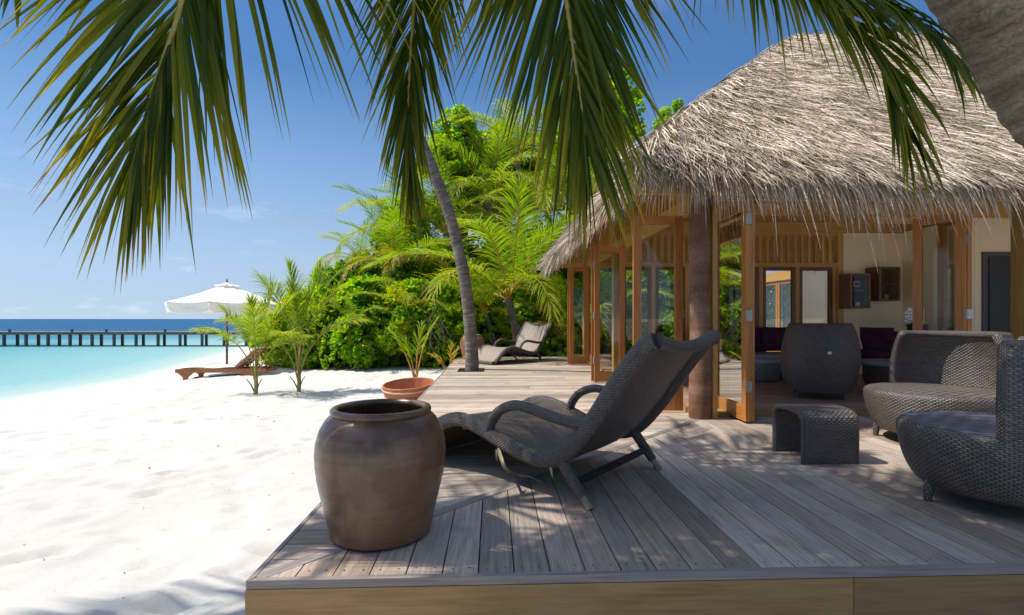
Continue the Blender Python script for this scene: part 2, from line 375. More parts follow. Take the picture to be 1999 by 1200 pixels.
def bark(name, c0, c1, c2, ring=22, sc=6, bump=.8, crack=.35):
    q = NT(name); uv = q.co('UV'); ob = q.co('Object')
    r = q.noise(uv, ring, 3, .6, (1, .12, 1), dist=.6); n1 = q.noise(ob, sc, 6, .65); n2 = q.noise(ob, sc * 7, 4, .6)
    f = q.math('ADD', q.math('MULTIPLY', r, .45), q.math('ADD', q.math('MULTIPLY', n1, .35), q.math('MULTIPLY', n2, .2)))
    c = q.ramp(f, [(.36, c0), (.5, c1), (.64, c2)]); vo = q.n('ShaderNodeTexVoronoi', feature='DISTANCE_TO_EDGE'); q.val(vo, Scale=sc * 1.6); mpv = q.n('ShaderNodeMapping'); mpv.inputs['Scale'].default_value = (1, 1, 1.7); nd_ = q.n('ShaderNodeTexNoise'); nd_.inputs['Scale'].default_value = sc; ad = q.n('ShaderNodeMix', data_type='RGBA', blend_type='ADD'); ad.inputs[0].default_value = .25; q.l(ob, ad.inputs[6]); q.l(nd_.outputs['Color'], ad.inputs[7]); q.l(ad.outputs[2], mpv.inputs[0]); q.l(mpv.outputs[0], vo.inputs['Vector'])
    ck = q.ramp(vo.outputs['Distance'], [(0, (1, 1, 1)), (.035, (0, 0, 0))]); st = q.ramp(q.noise(ob, sc * .5, 5, .65), [(.54, (0, 0, 0)), (.66, (.75, .75, .75))]); c = q.mix(q.math('MULTIPLY', ck, crack), c, c0); c = q.mix(q.math('MULTIPLY', st, crack), c, tuple(v * .55 for v in c0))
    q.bump(q.math('SUBTRACT', f, q.math('MULTIPLY', ck, .25 * crack)), bump, .02); return q.fin(c, .85, .2)
M['bark'] = bark('palm_bark', (.06, .05, .04), (.16, .135, .11), (.30, .27, .235))
M['nearbark'] = bark('near_palm_bark', (.075, .052, .035), (.205, .155, .11), (.36, .295, .225), 14, 9, 1.0, .30)
M['log'] = bark('round_log_post', (.10, .045, .025), (.19, .10, .06), (.30, .19, .13), 5, 7, .4)
M['twig'] = bark('bush_stem', (.07, .05, .035), (.16, .13, .10), (.26, .22, .18), 5, 9)

def pot(name, base, warm, pale, dark, rough=.27):
    q = NT(name); ob = q.co('Object'); n1 = q.noise(ob, 2.6, 5, .55); n2 = q.noise(ob, 9, 6, .6); n3 = q.noise(ob, 3, 6, .6, (1, 1, 22)); n4 = q.noise(ob, 90, 2, .6)
    c = q.ramp(n1, [(.34, dark), (.46, base), (.58, base), (.72, warm)])
    c = q.mix(q.ramp(n2, [(.5, (0, 0, 0)), (.75, (.55, .55, .55))]), c, pale)
    c = q.mix(q.ramp(n3, [(.34, (.4, .4, .4)), (.46, (0, 0, 0))]), c, dark)
    c = q.mix(q.ramp(n4, [(.30, (.6, .6, .6)), (.38, (0, 0, 0))]), c, dark)
    q.bump(q.math('ADD', q.math('MULTIPLY', n3, .5), q.math('MULTIPLY', n4, .3)), .16, .004)
    rr = q.ramp(n2, [(.3, (rough * .8,) * 3), (.7, (rough * 1.5,) * 3)])
    return q.fin(c, rr, .5, Coat_Weight=.12, Coat_Roughness=.25)
M['pot'] = pot('brown_glazed_stoneware', (.145, .072, .036), (.25, .095, .04), (.22, .14, .085), (.065, .037, .020))
M['pot_red'] = pot('reddish_terracotta', (.30, .13, .075), (.38, .16, .09), (.36, .22, .15), (.16, .07, .045), .5)
M['tub'] = wood('terracotta_tub', (.30, .085, .035), (.42, .13, .055), (.50, .19, .09), .55, .35, .5, .1, .2)
M['tubband'] = simple('pale_tub_band', (.55, .38, .26), .6, .3)

def sandmat():
    q = NT('white_coral_sand'); g = q.n('ShaderNodeNewGeometry').outputs['Position']
    n1 = q.noise(g, 1.1, 6, .6); n2 = q.noise(g, 9, 6, .65); n3 = q.noise(g, 260, 3, .6)
    c = q.ramp(n1, [(.3, (.47, .45, .415)), (.7, (.525, .507, .475))])
    c = q.mix(q.ramp(q.noise(g, 6, 8, .7, (1, 2.2, 1)), [(.60, (0, 0, 0)), (.72, (.65, .65, .65))]), c, (.38, .315, .225))
    sp = q.n('ShaderNodeSeparateXYZ'); q.l(g, sp.inputs[0])
    wet = q.n('ShaderNodeMapRange'); wet.inputs['From Min'].default_value = -.50; wet.inputs['From Max'].default_value = -.60; q.l(sp.outputs['Z'], wet.inputs['Value'])
    c = q.mix(q.math('MULTIPLY', wet.outputs[0], .55), c, (.46, .42, .35))
    h = q.math('ADD', q.math('MULTIPLY', n2, .75), q.math('MULTIPLY', n3, .25)); q.bump(h, .45, .03)
    return q.fin(c, .9, .15)
M['sand'] = sandmat()

def seamat():
    q = NT('lagoon_water'); g = q.n('ShaderNodeNewGeometry').outputs['Position']; sp = q.n('ShaderNodeSeparateXYZ'); q.l(g, sp.inputs[0])
    # depth of the lagoon grows with the distance from the waterline, the reef edge lies past the jetty
    kink = q.math('MULTIPLY', q.math('MAXIMUM', q.math('SUBTRACT', sp.outputs[1], 14.0), 0.0), -.30)
    off = q.math('SUBTRACT', q.math('ADD', kink, -9.25), sp.outputs[0])
    wob = q.math('MULTIPLY_ADD', q.noise(g, .05, 4), 10.0, -5.0)
    far = q.math('ADD', q.math('MAXIMUM', sp.outputs[1], 0.0), wob)
    near = q.ramp(q.math('DIVIDE', off, 26.0), [(0, (.58, .59, .54)), (.012, (.47, .52, .47)), (.03, (.33, .43, .40)), (.10, (.205, .36, .36)), (.45, (.105, .28, .31)), (1, (.06, .19, .25))])
    deep = q.ramp(q.math('DIVIDE', far, 160.0), [(.22, (0, 0, 0)), (.33, (.55, .55, .55)), (.5, (1, 1, 1))])
    c = q.mix(deep, near, (.012, .075, .175))
    reef = q.noise(g, .16, 5, .6, (.45, 1.3, 1)); rd = q.math('MULTIPLY', q.ramp(reef, [(.50, (0, 0, 0)), (.60, (1, 1, 1))]), q.ramp(q.math('DIVIDE', q.math('ADD', off, q.math('MULTIPLY', wob, .5)), 26.0), [(.25, (0, 0, 0)), (.55, (.75, .75, .75))]))
    c = q.mix(rd, c, (.018, .10, .17))
    w1 = q.noise(g, 1.6, 4, .6, (.5, 1.1, 1)); w2 = q.noise(g, 5, 3, .6, (.5, 1.2, 1)); wv = q.math('ADD', q.math('MULTIPLY', w1, .6), q.math('MULTIPLY', w2, .4)); c = q.mix(q.ramp(wv, [(.5, (0, 0, 0)), (.7, (.35, .35, .35))]), c, q.mix(.5, c, (.30, .36, .36))); q.bump(wv, .6, .2)
    q.fin(c, .5, 0.0); gl = q.n('ShaderNodeBsdfGlossy'); gl.inputs['Roughness'].default_value = .18; q.l(q.p.inputs['Normal'].links[0].from_socket, gl.inputs['Normal'])
    mxs = q.n('ShaderNodeMixShader'); mxs.inputs[0].default_value = .09; q.l(q.p.outputs[0], mxs.inputs[1]); q.l(gl.outputs[0], mxs.inputs[2]); q.l(mxs.outputs[0], q.out.inputs['Surface']); return q.m
M['sea'] = seamat()

def thatch(name, dark, mid, pale):
    q = NT(name); t = q.attr(); n = q.noise(q.co('Object'), 1.3, 4); f = q.math('ADD', t, q.math('MULTIPLY_ADD', n, .3, -.15))
    return q.fin(q.ramp(f, [(0, dark), (.5, mid), (1, pale)]), .8, .2)
M['thatch'] = thatch('sun_dried_thatch', (.07, .05, .036), (.37, .29, .215), (.74, .635, .51))
M['thatchbase'] = thatch('matted_thatch', (.05, .04, .03), (.13, .105, .08), (.22, .18, .14))
def canvas():
    q = NT('white_parasol_canvas'); q.fin((.84, .82, .78), .8, .2); tr = q.n('ShaderNodeBsdfTranslucent'); tr.inputs[0].default_value = (.8, .77, .7, 1)
    mxs = q.n('ShaderNodeMixShader'); mxs.inputs[0].default_value = .3; q.l(q.p.outputs[0], mxs.inputs[1]); q.l(tr.outputs[0], mxs.inputs[2]); q.l(mxs.outputs[0], q.out.inputs['Surface']); return q.m
M['canvas'] = canvas()
def curtain():
    q = NT('sheer_curtain'); q.fin((.70, .72, .72), .9, .1); tr = q.n('ShaderNodeBsdfTranslucent'); tr.inputs[0].default_value = (.7, .72, .72, 1)
    mxs = q.n('ShaderNodeMixShader'); mxs.inputs[0].default_value = .5; q.l(q.p.outputs[0], mxs.inputs[1]); q.l(tr.outputs[0], mxs.inputs[2]); q.l(mxs.outputs[0], q.out.inputs['Surface']); return q.m
M['curtain'] = curtain()

# ------------------------------------------------------------------ ground: sand and sea
def seg(*parts): return np.unique(np.concatenate([np.arange(a, b, s) for a, b, s in parts]))
xs = seg((-400, -60, 40), (-60, -14, 2), (-14, -1, .055), (-1, 6, .5), (6, 60, 4), (60, 421, 40))
ys = seg((-200, -20, 20), (-20, .8, 1), (.8, 9, .05), (9, 20, .09), (20, 40, .6), (40, 100, 4), (100, 401, 40))
XX, YY = np.meshgrid(xs, ys, indexing='ij')
ZZ = sandz(XX, YY)
land = sm((XX - shore(YY)) / 1.5)
def vnoise(X, Y, sc, seed):
    r = np.random.default_rng(seed); T_ = r.random((256, 256)); x = X * sc; y = Y * sc; xi = np.floor(x).astype(int); yi = np.floor(y).astype(int)
    fx = x - xi; fy = y - yi; fx = fx * fx * (3 - 2 * fx); fy = fy * fy * (3 - 2 * fy)
    g = lambda a, b: T_[a % 256, b % 256]
    return (g(xi, yi) * (1 - fx) + g(xi + 1, yi) * fx) * (1 - fy) + (g(xi, yi + 1) * (1 - fx) + g(xi + 1, yi + 1) * fx) * fy - .5
ZZ = ZZ + land * (.04 * vnoise(XX, YY, .45, 1) + .014 * vnoise(XX, YY, 2.3, 2) + .008 * vnoise(XX, YY, 5.5, 3))
fr = np.random.default_rng(5)
for k in range(900):                # footprints and scuffs
    cx, cy = fr.uniform(-9, -1), fr.uniform(1.0, 13); a = fr.uniform(-.5, .9); lx, ly = fr.uniform(.07, .15), fr.uniform(.035, .07); dp = fr.uniform(.008, .045)
    i0, i1 = np.searchsorted(xs, [cx - .4, cx + .4]); j0, j1 = np.searchsorted(ys, [cy - .4, cy + .4])
    dx = XX[i0:i1, j0:j1] - cx; dy = YY[i0:i1, j0:j1] - cy; u = (dx * math.cos(a) + dy * math.sin(a)) / lx; v = (-dx * math.sin(a) + dy * math.cos(a)) / ly
    r2 = u * u + v * v; ZZ[i0:i1, j0:j1] += dp * (-np.exp(-r2) + .45 * np.exp(-(np.sqrt(r2) - 1.6) ** 2 * 3))
ZZ = np.where((XX > -.75) & (YY > 2.1) & (YY < 13), -.55, ZZ)     # scooped out below the deck
mb = MB(); idx = np.arange(XX.size).reshape(XX.shape)
mb.add(np.stack([XX, YY, ZZ], -1), np.stack([idx[:-1, :-1], idx[1:, :-1], idx[1:, 1:], idx[:-1, 1:]], -1).reshape(-1, 4))
struct(mb.build('sand', M['sand'], smooth=True))
mb = MB(); mb.add([[-4000, -4000, -.6], [4000, -4000, -.6], [4000, 4000, -.6], [-4000, 4000, -.6]], [[0, 1, 2, 3]])
struct(mb.build('sea', M['sea']))

mb = MB(); r = np.random.default_rng(9)
for k in range(420):
    x0, y0 = r.uniform(-9, -1.0), 1.0 + 15 * r.random() ** 1.3; i_, j_ = min(len(xs) - 1, np.searchsorted(xs, x0)), min(len(ys) - 1, np.searchsorted(ys, y0)); z0 = ZZ[i_, j_]
    sz = .005 + .014 * r.random() ** 4; q = nrm(r.normal(size=(6, 3))) * sz * r.uniform(.5, 1.2, (6, 1)) * [1.6, .8, .6]; q = np.array([[sz * 1.5, 0, 0], [0, sz * .7, 0], [-sz * 1.4, 0, 0], [0, -sz * .8, 0], [0, 0, sz * .6], [0, 0, -sz * .5]]) * r.uniform(.6, 1.3, (6, 1)) @ rotz(r.uniform(-.6, 1.2)).T
    mb.add(q + [x0, y0, z0 + sz * .25], [[0, 1, 4], [1, 2, 4], [2, 3, 4], [3, 0, 4], [1, 0, 5], [2, 1, 5], [3, 2, 5], [0, 3, 5]], None, r.random())
M['coral'] = simple('weathered_coral_bits', (.42, .36, .28), .9, .2, .6, 3)
struct(mb.build('coral_fragments', M['coral']), 'stuff')

# ------------------------------------------------------------------ the deck
DX, DY, WX, WY, DEND, DR = -.94, 1.947, 2.09, 5.0, 13.15, 9.0
deck = bpy.data.objects.new('deck', None); col.objects.link(deck); deck.location = (DX, DY, 0); struct(deck)
mb = MB(); PW = .142; g = .0028; s2 = .045
mit = lambda x: DY + (x - DX)
x = DX + .03
while x < DR:                       # front boards, running away from the front edge
    x0, x1 = x + g, x + PW - g
    def yend(v): return min(mit(v) - s2, WY + .02) if v < WX else WY + .02
    y0 = DY + .030
    if yend(x1) > y0 + .01:
        P = [(x0, y0), (x1, y0), (x1, yend(x1)), (x0, max(y0, yend(x0)))]
        if x0 < WX < x1: pass
        cut = rng.uniform(2.9, 4.4) if rng.random() < .35 and yend(x0) > 4.6 else None
        if cut:
            prism(mb, [P[0], P[1], (x1, cut - .002), (x0, cut - .002)], -.028, rng.uniform(-.0012, 0), (0, 1), rng.random())
            prism(mb, [(x0, cut + .002), (x1, cut + .002), P[2], P[3]], -.028, rng.uniform(-.0012, 0), (0, 1), rng.random())
        else: prism(mb, P, -.028, rng.uniform(-.0012, 0), (0, 1), rng.random())
    x += PW
y = DY + .03
while y < DEND:                     # boards of the long side, running in from the beach edge
    y0, y1 = y + g, y + PW - g
    xe = lambda v: min(DX + (v - DY) - s2, WX - .01) if v < WY else WX - .01
    x0 = DX + .022
    if xe(y1) > x0 + .01:
        P = [(x0, y0), (max(x0, xe(y0)), y0), (xe(y1), y1), (x0, y1)]
        cut = rng.uniform(.2, 1.4) if rng.random() < .5 and xe(y0) > 1.7 else None
        hole = abs(y - 9.8) < .34
        if hole:
            hx0, hx1 = -.68, -.17
            prism(mb, [(x0, y0), (hx0, y0), (hx0, y1), (x0, y1)], -.028, 0, (1, 0), rng.random()); prism(mb, [(hx1, y0), P[1], P[2], (hx1, y1)], -.028, 0, (1, 0), rng.random())
        elif cut:
            prism(mb, [P[0], (cut - .002, y0), (cut - .002, y1), P[3]], -.028, rng.uniform(-.0012, 0), (1, 0), rng.random())
            prism(mb, [(cut + .002, y0), P[1], P[2], (cut + .002, y1)], -.028, rng.uniform(-.0012, 0), (1, 0), rng.random())
        else: prism(mb, P, -.028, rng.uniform(-.0012, 0), (1, 0), rng.random())
    y += PW
mb.build('deck_boards', M['deck'], deck)
mb = MB(); w2 = .028
def diag(s): return (DX + .03 + s / math.sqrt(2), DY + .03 + s / math.sqrt(2))
q0 = 0.0
for q1 in (1.55, 3.1, 4.22):
    a, b = diag(q0 + .002), diag(q1); d = w2 / math.sqrt(2); prism(mb, [(a[0] + d, a[1] - d), (b[0] + d, b[1] - d), (b[0] - d, b[1] + d), (a[0] - d, a[1] + d)], -.028, .0006, (.7071, .7071), rng.random()); q0 = q1
mb.build('mitre_strip', M['trim'], deck)
mb = MB(); x = DX + .03; hexa = np.array([[math.cos(q), math.sin(q)] for q in np.linspace(0, 2 * np.pi, 7)[:-1]]) * .0042
while x < 6.4:
    for yj in (DY + .075, DY + .55, DY + 1.15, DY + 1.75, DY + 2.35, DY + 2.9):
        if yj < mit(x) - .08 and yj < WY:
            for dx_ in (.035, PW - .035): mb.add(np.column_stack([hexa + [x + dx_ + rng.normal(0, .003), yj + rng.normal(0, .004)], np.full(6, .0006)]), [[0, 1, 2, 3, 4, 5]])
    x += PW
struct(mb.build('screw_heads', M['black_frame'], deck), 'stuff')
mb = MB()
xq = DX
for xe_ in (2.75, 6.2, DR):
    prism(mb, [(xq + .001, DY), (xe_ - .001, DY), (xe_ - .001, DY + .027), (xq + (.029 if xq == DX else .001), DY + .027)], -.03, .002, (1, 0), rng.random()); xq = xe_
yq = DY
for ye in (4.4, 7.2, 10.1, DEND):
    prism(mb, [(DX, yq + .001), (DX + .02, yq + (.028 if yq == DY else .001)), (DX + .02, ye - .001), (DX, ye - .001)], -.03, .002, (0, 1), rng.random()); yq = ye
mb.build('edge_trim', M['trim'], deck)
mb = MB(); xq = DX - .004
for xe_ in (1.435, 4.4, DR):
    beam(mb, (xq + .0015, DY + .012, -.19), (xe_ - .0015, DY + .012, -.19), .026, .315, t=rng.random()); xq = xe_
beam(mb, (DX + .010, DY + .03, -.19), (DX + .010, DEND, -.19), .026, .315, t=.5)
beam(mb, (DX, DEND - .01, -.19), (WX, DEND - .01, -.19), .026, .315, t=.5)
mb.build('fascia_board', M['fascia'], deck)
mb = MB(); prism(mb, [(DX + .05, DY + .05), (DR, DY + .05), (DR, WY), (WX, WY), (WX, DEND - .05), (DX + .05, DEND - .05)], -.10, -.034); mb.build('joist_shade_layer', M['dark_under'], deck)  # dark sheet standing in for the shade seen through the board gaps

# ------------------------------------------------------------------ the villa
villa = thing('villa', 'open fronted wooden villa with a shaggy palm thatch roof and folding glass doors', 'villa', (WX, WY, 0))
EX, EY, EB, EZ, RISE = 1.33, 4.63, 12.6, 2.30, 3.46
RUN = (EB - EY) / 2; XR = 15.0; RY_ = EY + RUN; RZ = EZ + RISE
SLN = math.hypot(RUN, RISE)
def on_roof(face, u, s, lift=0.0):   # u along the eave in metres, s 0 at the eave .. 1 at the ridge
    z = EZ + RISE * s + .05 * np.sin(np.pi * np.clip(s, 0, 1)); n = {'f': (0, -RISE, RUN), 'l': (-RISE, 0, RUN), 'b': (0, RISE, RUN), 'r': (RISE, 0, RUN)}[face]; n = np.array(n) / SLN
    if face == 'f': P = np.stack([u, EY + RUN * s, z], -1)
    elif face == 'b': P = np.stack([u, EB - RUN * s, z], -1)
    elif face == 'l': P = np.stack([EX + RUN * s, u, z], -1)
    else: P = np.stack([XR - RUN * s, u, z], -1)
    return P + n * lift, n
def straw(mb, p, d, n, ln, wd, t, droop=.0, sg=3):
    p = np.array(p); d = nrm(d); m = len(p); pts = [p]; ds = []
    for k in range(sg):
        dd = nrm(d + np.array([0, 0, -1.0]) * (droop * ((k + .5) / sg))[:, None]) if np.ndim(droop) else nrm(d + np.array([0, 0, -1.0]) * droop * ((k + .5) / sg))
        ds.append(dd); pts.append(pts[-1] + dd * (ln / sg)[:, None])
    ds.append(ds[-1]); P = np.stack(pts, 1); Dv = np.stack(ds, 1)
    roll = nrm(n + .9 * rng.normal(size=(m, 3)))
    C = nrm(np.cross(Dv, roll[:, None, :])); w = wd[:, None] * np.array([.8, 1.0, .85, .25])[None, :sg + 1]
    Vv = np.stack([P - C * w[..., None] / 2, P + C * w[..., None] / 2], 2).reshape(-1, 3)
    b = (np.arange(m) * (sg + 1) * 2)[:, None]; k = np.arange(sg)[None] * 2
    f = np.stack([b + k, b + k + 1, b + k + 3, b + k + 2], -1).reshape(-1, 4)
    mb.add(Vv, f, None, np.repeat(t, (sg + 1) * 2))
mb = MB(); TH = .20
for face in 'flbr':                  # matted underlayer: a thick slab with a rounded edge
    lo, hi = {'f': (EX, XR), 'b': (EX, XR), 'l': (EY, EB), 'r': (EY, EB)}[face]
    ns, nu = 14, 60; s = np.linspace(0, 1, ns); a = np.linspace(0, 1, nu)
    S, Aa = np.meshgrid(s, a, indexing='ij'); U = lo + RUN * S + (hi - lo - 2 * RUN * S) * Aa
    P, n = on_roof(face, U, S, 0); rr = np.clip(S / .06, 0, 1); P = P + np.array([0, 0, 1.0]) * (.02 + (TH - .02) * np.sqrt(rr))[..., None]
    idx = np.arange(S.size).reshape(S.shape); f = np.stack([idx[:-1, :-1], idx[:-1, 1:], idx[1:, 1:], idx[1:, :-1]], -1).reshape(-1, 4)
    mb.add(P, f, None, .4)
roof = mb.build('roof', M['thatchbase'], villa, smooth=False)
mb = MB()
def courses(face, n, lo, hi, umin, umax, wid=(.007, .013)):
    s = rng.random(n) ** 1.0; u = rng.uniform(umin, umax, n); ok = (u > lo + RUN * s - .02) & (u < hi - RUN * s + .02); s = s[ok]; u = u[ok]; m = len(s)
    s = np.maximum(s - (rng.random(m) < .0) * s, .012)
    P, nn = on_roof(face, u, s, 0); P = P + np.array([0, 0, 1.0]) * (TH * np.sqrt(np.clip(s / .06, 0, 1)) + .006 + .03 * rng.random(m))[:, None]
    dn = {'f': (0, -RUN, -RISE), 'l': (-RUN, 0, -RISE), 'b': (0, RUN, -RISE), 'r': (RUN, 0, -RISE)}[face]; dn = np.array(dn) / SLN
    ac = np.array([1.0, 0, 0]) if face in 'fb' else np.array([0, 1.0, 0])
    lean = rng.normal(0, .26, m)
    if face == 'f': lean = lean + np.clip((u - 2.4) / 6, -.2, .08)
    d = dn[None] + ac[None] * lean[:, None] + nn[None] * (rng.uniform(-.02, .12, m) + .30 * rng.random(m) ** 4)[:, None]
    clump = vnoise(u, s * 6, 3.0, 11) + vnoise(u, s * 6, 9.0, 12)
    t = np.clip(.64 + .42 * clump + rng.normal(0, .25, m), 0, 1)
    straw(mb, P, d, np.broadcast_to(nn, (m, 3)), rng.uniform(.22, .52, m), rng.uniform(*wid, m), t, .12 * np.ones(m))
courses('f', 95000, EX, XR, EX, 9.2, (.0035, .0085)); courses('f', 4000, EX, XR, 9.2, XR, (.012, .02))
courses('l', 22000, EY, EB, EY, EB, (.004, .009)); courses('b', 2500, EX, XR, EX, XR, (.02, .03)); courses('r', 1500, EY, EB, EY, EB, (.02, .03))
# a combed ridge over the two hips the photo sees
for (a0, b0) in (((EX, EY, EZ + .22), (EX + RUN, RY_, RZ + .19)), ((EX + RUN, RY_, RZ + .19), (XR - RUN, RY_, RZ + .19))):
    m = 3800; k = rng.random(m); P = np.asarray(a0)[None] + k[:, None] * (np.asarray(b0) - np.asarray(a0))[None] + rng.normal(0, .03, (m, 3)) + np.array([0, 0, .05]) * np.sin(np.pi * k)[:, None]
    side = np.where(rng.random(m) < .5, 1, -1)
    dl = np.array([-RUN, 0, -RISE * .8]); df = np.array([0, -RUN, -RISE * .8]); db = np.array([0, RUN, -RISE * .8])
    d = np.where((side > 0)[:, None], df[None], (dl if a0[2] < 3 else db)[None]) / SLN + rng.normal(0, .11, (m, 3))
    straw(mb, P, d, np.broadcast_to(np.array([0, 0, 1.0]), (m, 3)), rng.uniform(.25, .5, m), rng.uniform(.008, .013, m), np.clip(rng.normal(.55, .22, m), 0, 1), .25 * np.ones(m))
mb.build('thatch', M['thatch'], roof)
mb = MB()
def fringe(face, n, u0, u1, big=1.0):
    m = n; u = rng.uniform(u0, u1, m); h = rng.random(m)
    ins = rng.uniform(-.02, .22, m)
    P, nn = on_roof(face, u, ins / RUN, 0); P[:, 2] = EZ + ins * RISE / RUN + .03 + .25 * h * np.sqrt(np.clip(.15 + ins / .22, 0, 1))
    out = np.array([0, -1.0, 0]) if face == 'f' else np.array([-1.0, 0, 0]); ac = np.array([1.0, 0, 0]) if face == 'f' else np.array([0, 1.0, 0])
    lean = rng.normal(0, .16, m) + (np.clip((u - 2.2) / 5, -.3, .28) if face == 'f' else -.1)
    if face == 'f': lean = lean - .9 * np.clip((EX + .45 - u) / .5, 0, 1)
    else: lean = lean - .9 * np.clip((EY + .45 - u) / .5, 0, 1)
    down = -.75 - .9 * (1 - h)
    d = out[None] * rng.uniform(.25, 1.0, m)[:, None] + np.array([0, 0, 1.0]) * down[:, None] + ac[None] * lean[:, None]
    ln = (.115 + .40 * rng.random(m) ** 2.7 + .12 * (h < .25) * rng.random(m)) * big
    if face == 'f': ln = ln * (.78 + .35 * np.exp(-((u - 3.6) / 1.5) ** 2)) * np.where(rng.random(m) < .05, 1.6, 1)
    t = np.clip(.64 + .45 * vnoise(u, h, 5.0, 14) + rng.normal(0, .26, m), 0, 1)
    straw(mb, P, d, np.broadcast_to(nrm(out + [0, 0, .6]), (m, 3)), ln, rng.uniform(.004, .010, m), t, rng.uniform(.5, 1.8, m))
fringe('f', 15000, EX - .05, 9.0, 1.0); fringe('f', 1500, 9.0, XR, 1.0); fringe('l', 11000, EY - .05, EB, .82)
mb.build('eave_fringe', M['thatch'], roof)
mb = MB()                            # boarded ceiling under the rafters
for face in 'flbr':
    lo, hi = {'f': (EX, XR), 'b': (EX, XR), 'l': (EY, EB), 'r': (EY, EB)}[face]
    s0, s1 = np.array([0, 1.0]), None
    for k in range(28):
        sa, sb = k / 28, (k + 1) / 28 - .0012; S = np.array([sa, sa, sb, sb]); U = np.array([lo + RUN * sa, hi - RUN * sa, hi - RUN * sb, lo + RUN * sb]); P, n = on_roof(face, U, S, 0)
        P[:, 2] -= .05 * np.sin(np.pi * S) + .01
        mb.add(P, [[3, 2, 1, 0]], np.stack([U, np.array([0, 0, .2, .2]) + k * .37], -1), rng.random())
mb.build('ceiling', M['slat'], roof)
for k in range(13):
    yk = EY + .30 + k * .62; top = (min(yk - EY, EB - yk, RUN) - .22) / RUN; mb = MB()
    beam(mb, (EX + .05, yk, EZ - .055 + .05 * RISE / RUN), (EX + RUN * top, yk, EZ - .055 + RISE * top), .055, .10, t=rng.random()); mb.build('rafter', M['beamwood'], roof)
for k in range(13):
    xk = EX + .35 + k * .66; top = (min(xk - EX, RUN) - .22) / RUN; mb = MB()
    beam(mb, (xk, EY + .05, EZ - .055 + .05 * RISE / RUN), (xk, EY + RUN * top, EZ - .055 + RISE * top), .055, .10, t=rng.random()); mb.build('rafter', M['beamwood'], roof)
mb = MB(); beam(mb, (EX + .02, EY + .03, EZ - .07), (EX + .02, EB, EZ - .07), .03, .13, t=.5); beam(mb, (EX + .037, EY + .02, EZ - .07), (XR, EY + .02, EZ - .07), .03, .13, t=.5); mb.build('eave_board', M['beamwood'], roof)
# posts
mb = MB(); zz = np.linspace(-.03, 2.76, 26); Cc = np.stack([np.full(26, WX), np.full(26, WY), zz], 1) + .006 * np.stack([np.sin(zz * 3), np.cos(zz * 2.3), 0 * zz], 1)
sweep(mb, Cc, .108 + .004 * np.sin(zz * 4.1) - .003 * zz, 24); mb.build('log_post', M['log'], villa, smooth=True)
def post(x, y, w, z0, z1, mat='beamwood', d=None):
    mb = MB(); beam(mb, (x, y, z0), (x, y, z1), w, d or w, up=(0, 1, 0), t=rng.random()); return mb.build('post', M[mat], villa)
post(WX + .145, WY, .05, 0, 2.2); post(2.09, 11.2, .14, 0, 2.28); post(2.09, 8.45, .12, 0, 2.12)
post(5.53, 5.0, .17, .0, 2.3); post(8.2, 5.0, .14, 0, 2.3)
# head beams and slatted panels
mb = MB(); beam(mb, (2.09, 5.12, 2.205), (2.09, 11.3, 2.205), .10, .15, t=.4); mb.build('head_beam', M['beamwood'], villa)
mb = MB(); beam(mb, (2.2, 5.0, 2.26), (12, 5.0, 2.26), .10, .12, t=.4); mb.build('head_beam', M['beamwood'], villa)
mb = MB(); beam(mb, (2.2, 6.75, 2.50), (9, 6.75, 2.50), .09, .15, t=.7); mb.build('tie_beam', M['beamwood'], villa)
mb = MB(); beam(mb, (2.1, 8.45, 2.56), (9, 8.45, 2.56), .12, .16, t=.6); mb.build('tie_beam', M['beamwood'], villa)
mb = MB()
yy = 5.15
while yy < 11.2:
    beam(mb, (2.075, yy, 2.28), (2.075, yy, 2.97), .045, .062, up=(0, 1, 0), t=rng.random()); yy += .125
beam(mb, (2.115, 5.12, 2.62), (2.115, 11.2, 2.62), .02, .68, t=.2); mb.build('slatted_panel', M['slat'], villa)
mb = MB()
xx = 2.2
while xx < 9:
    beam(mb, (xx, 4.985, 2.32), (xx, 4.985, 2.62), .06, .045, up=(0, 1, 0), t=rng.random()); xx += .15
mb.build('slatted_panel', M['slat'], villa)
# floor inside, a step up
mb = MB(); yq = 5.13
while yq < 13.5:
    prism(mb, [(2.16, yq + .002), (8.9, yq + .002), (8.9, yq + .12), (2.16, yq + .12)], 0.0, .042, (1, 0), rng.random()); yq += .122
mb.build('floor', M['floorwood'], villa)
mb = MB(); beam(mb, (2.2, 5.075, .022), (8.9, 5.075, .022), .10, .046, t=.6); beam(mb, (2.115, 5.13, .022), (2.115, 11.2, .022), .08, .046, t=.6); mb.build('threshold', M['fascia'], villa)
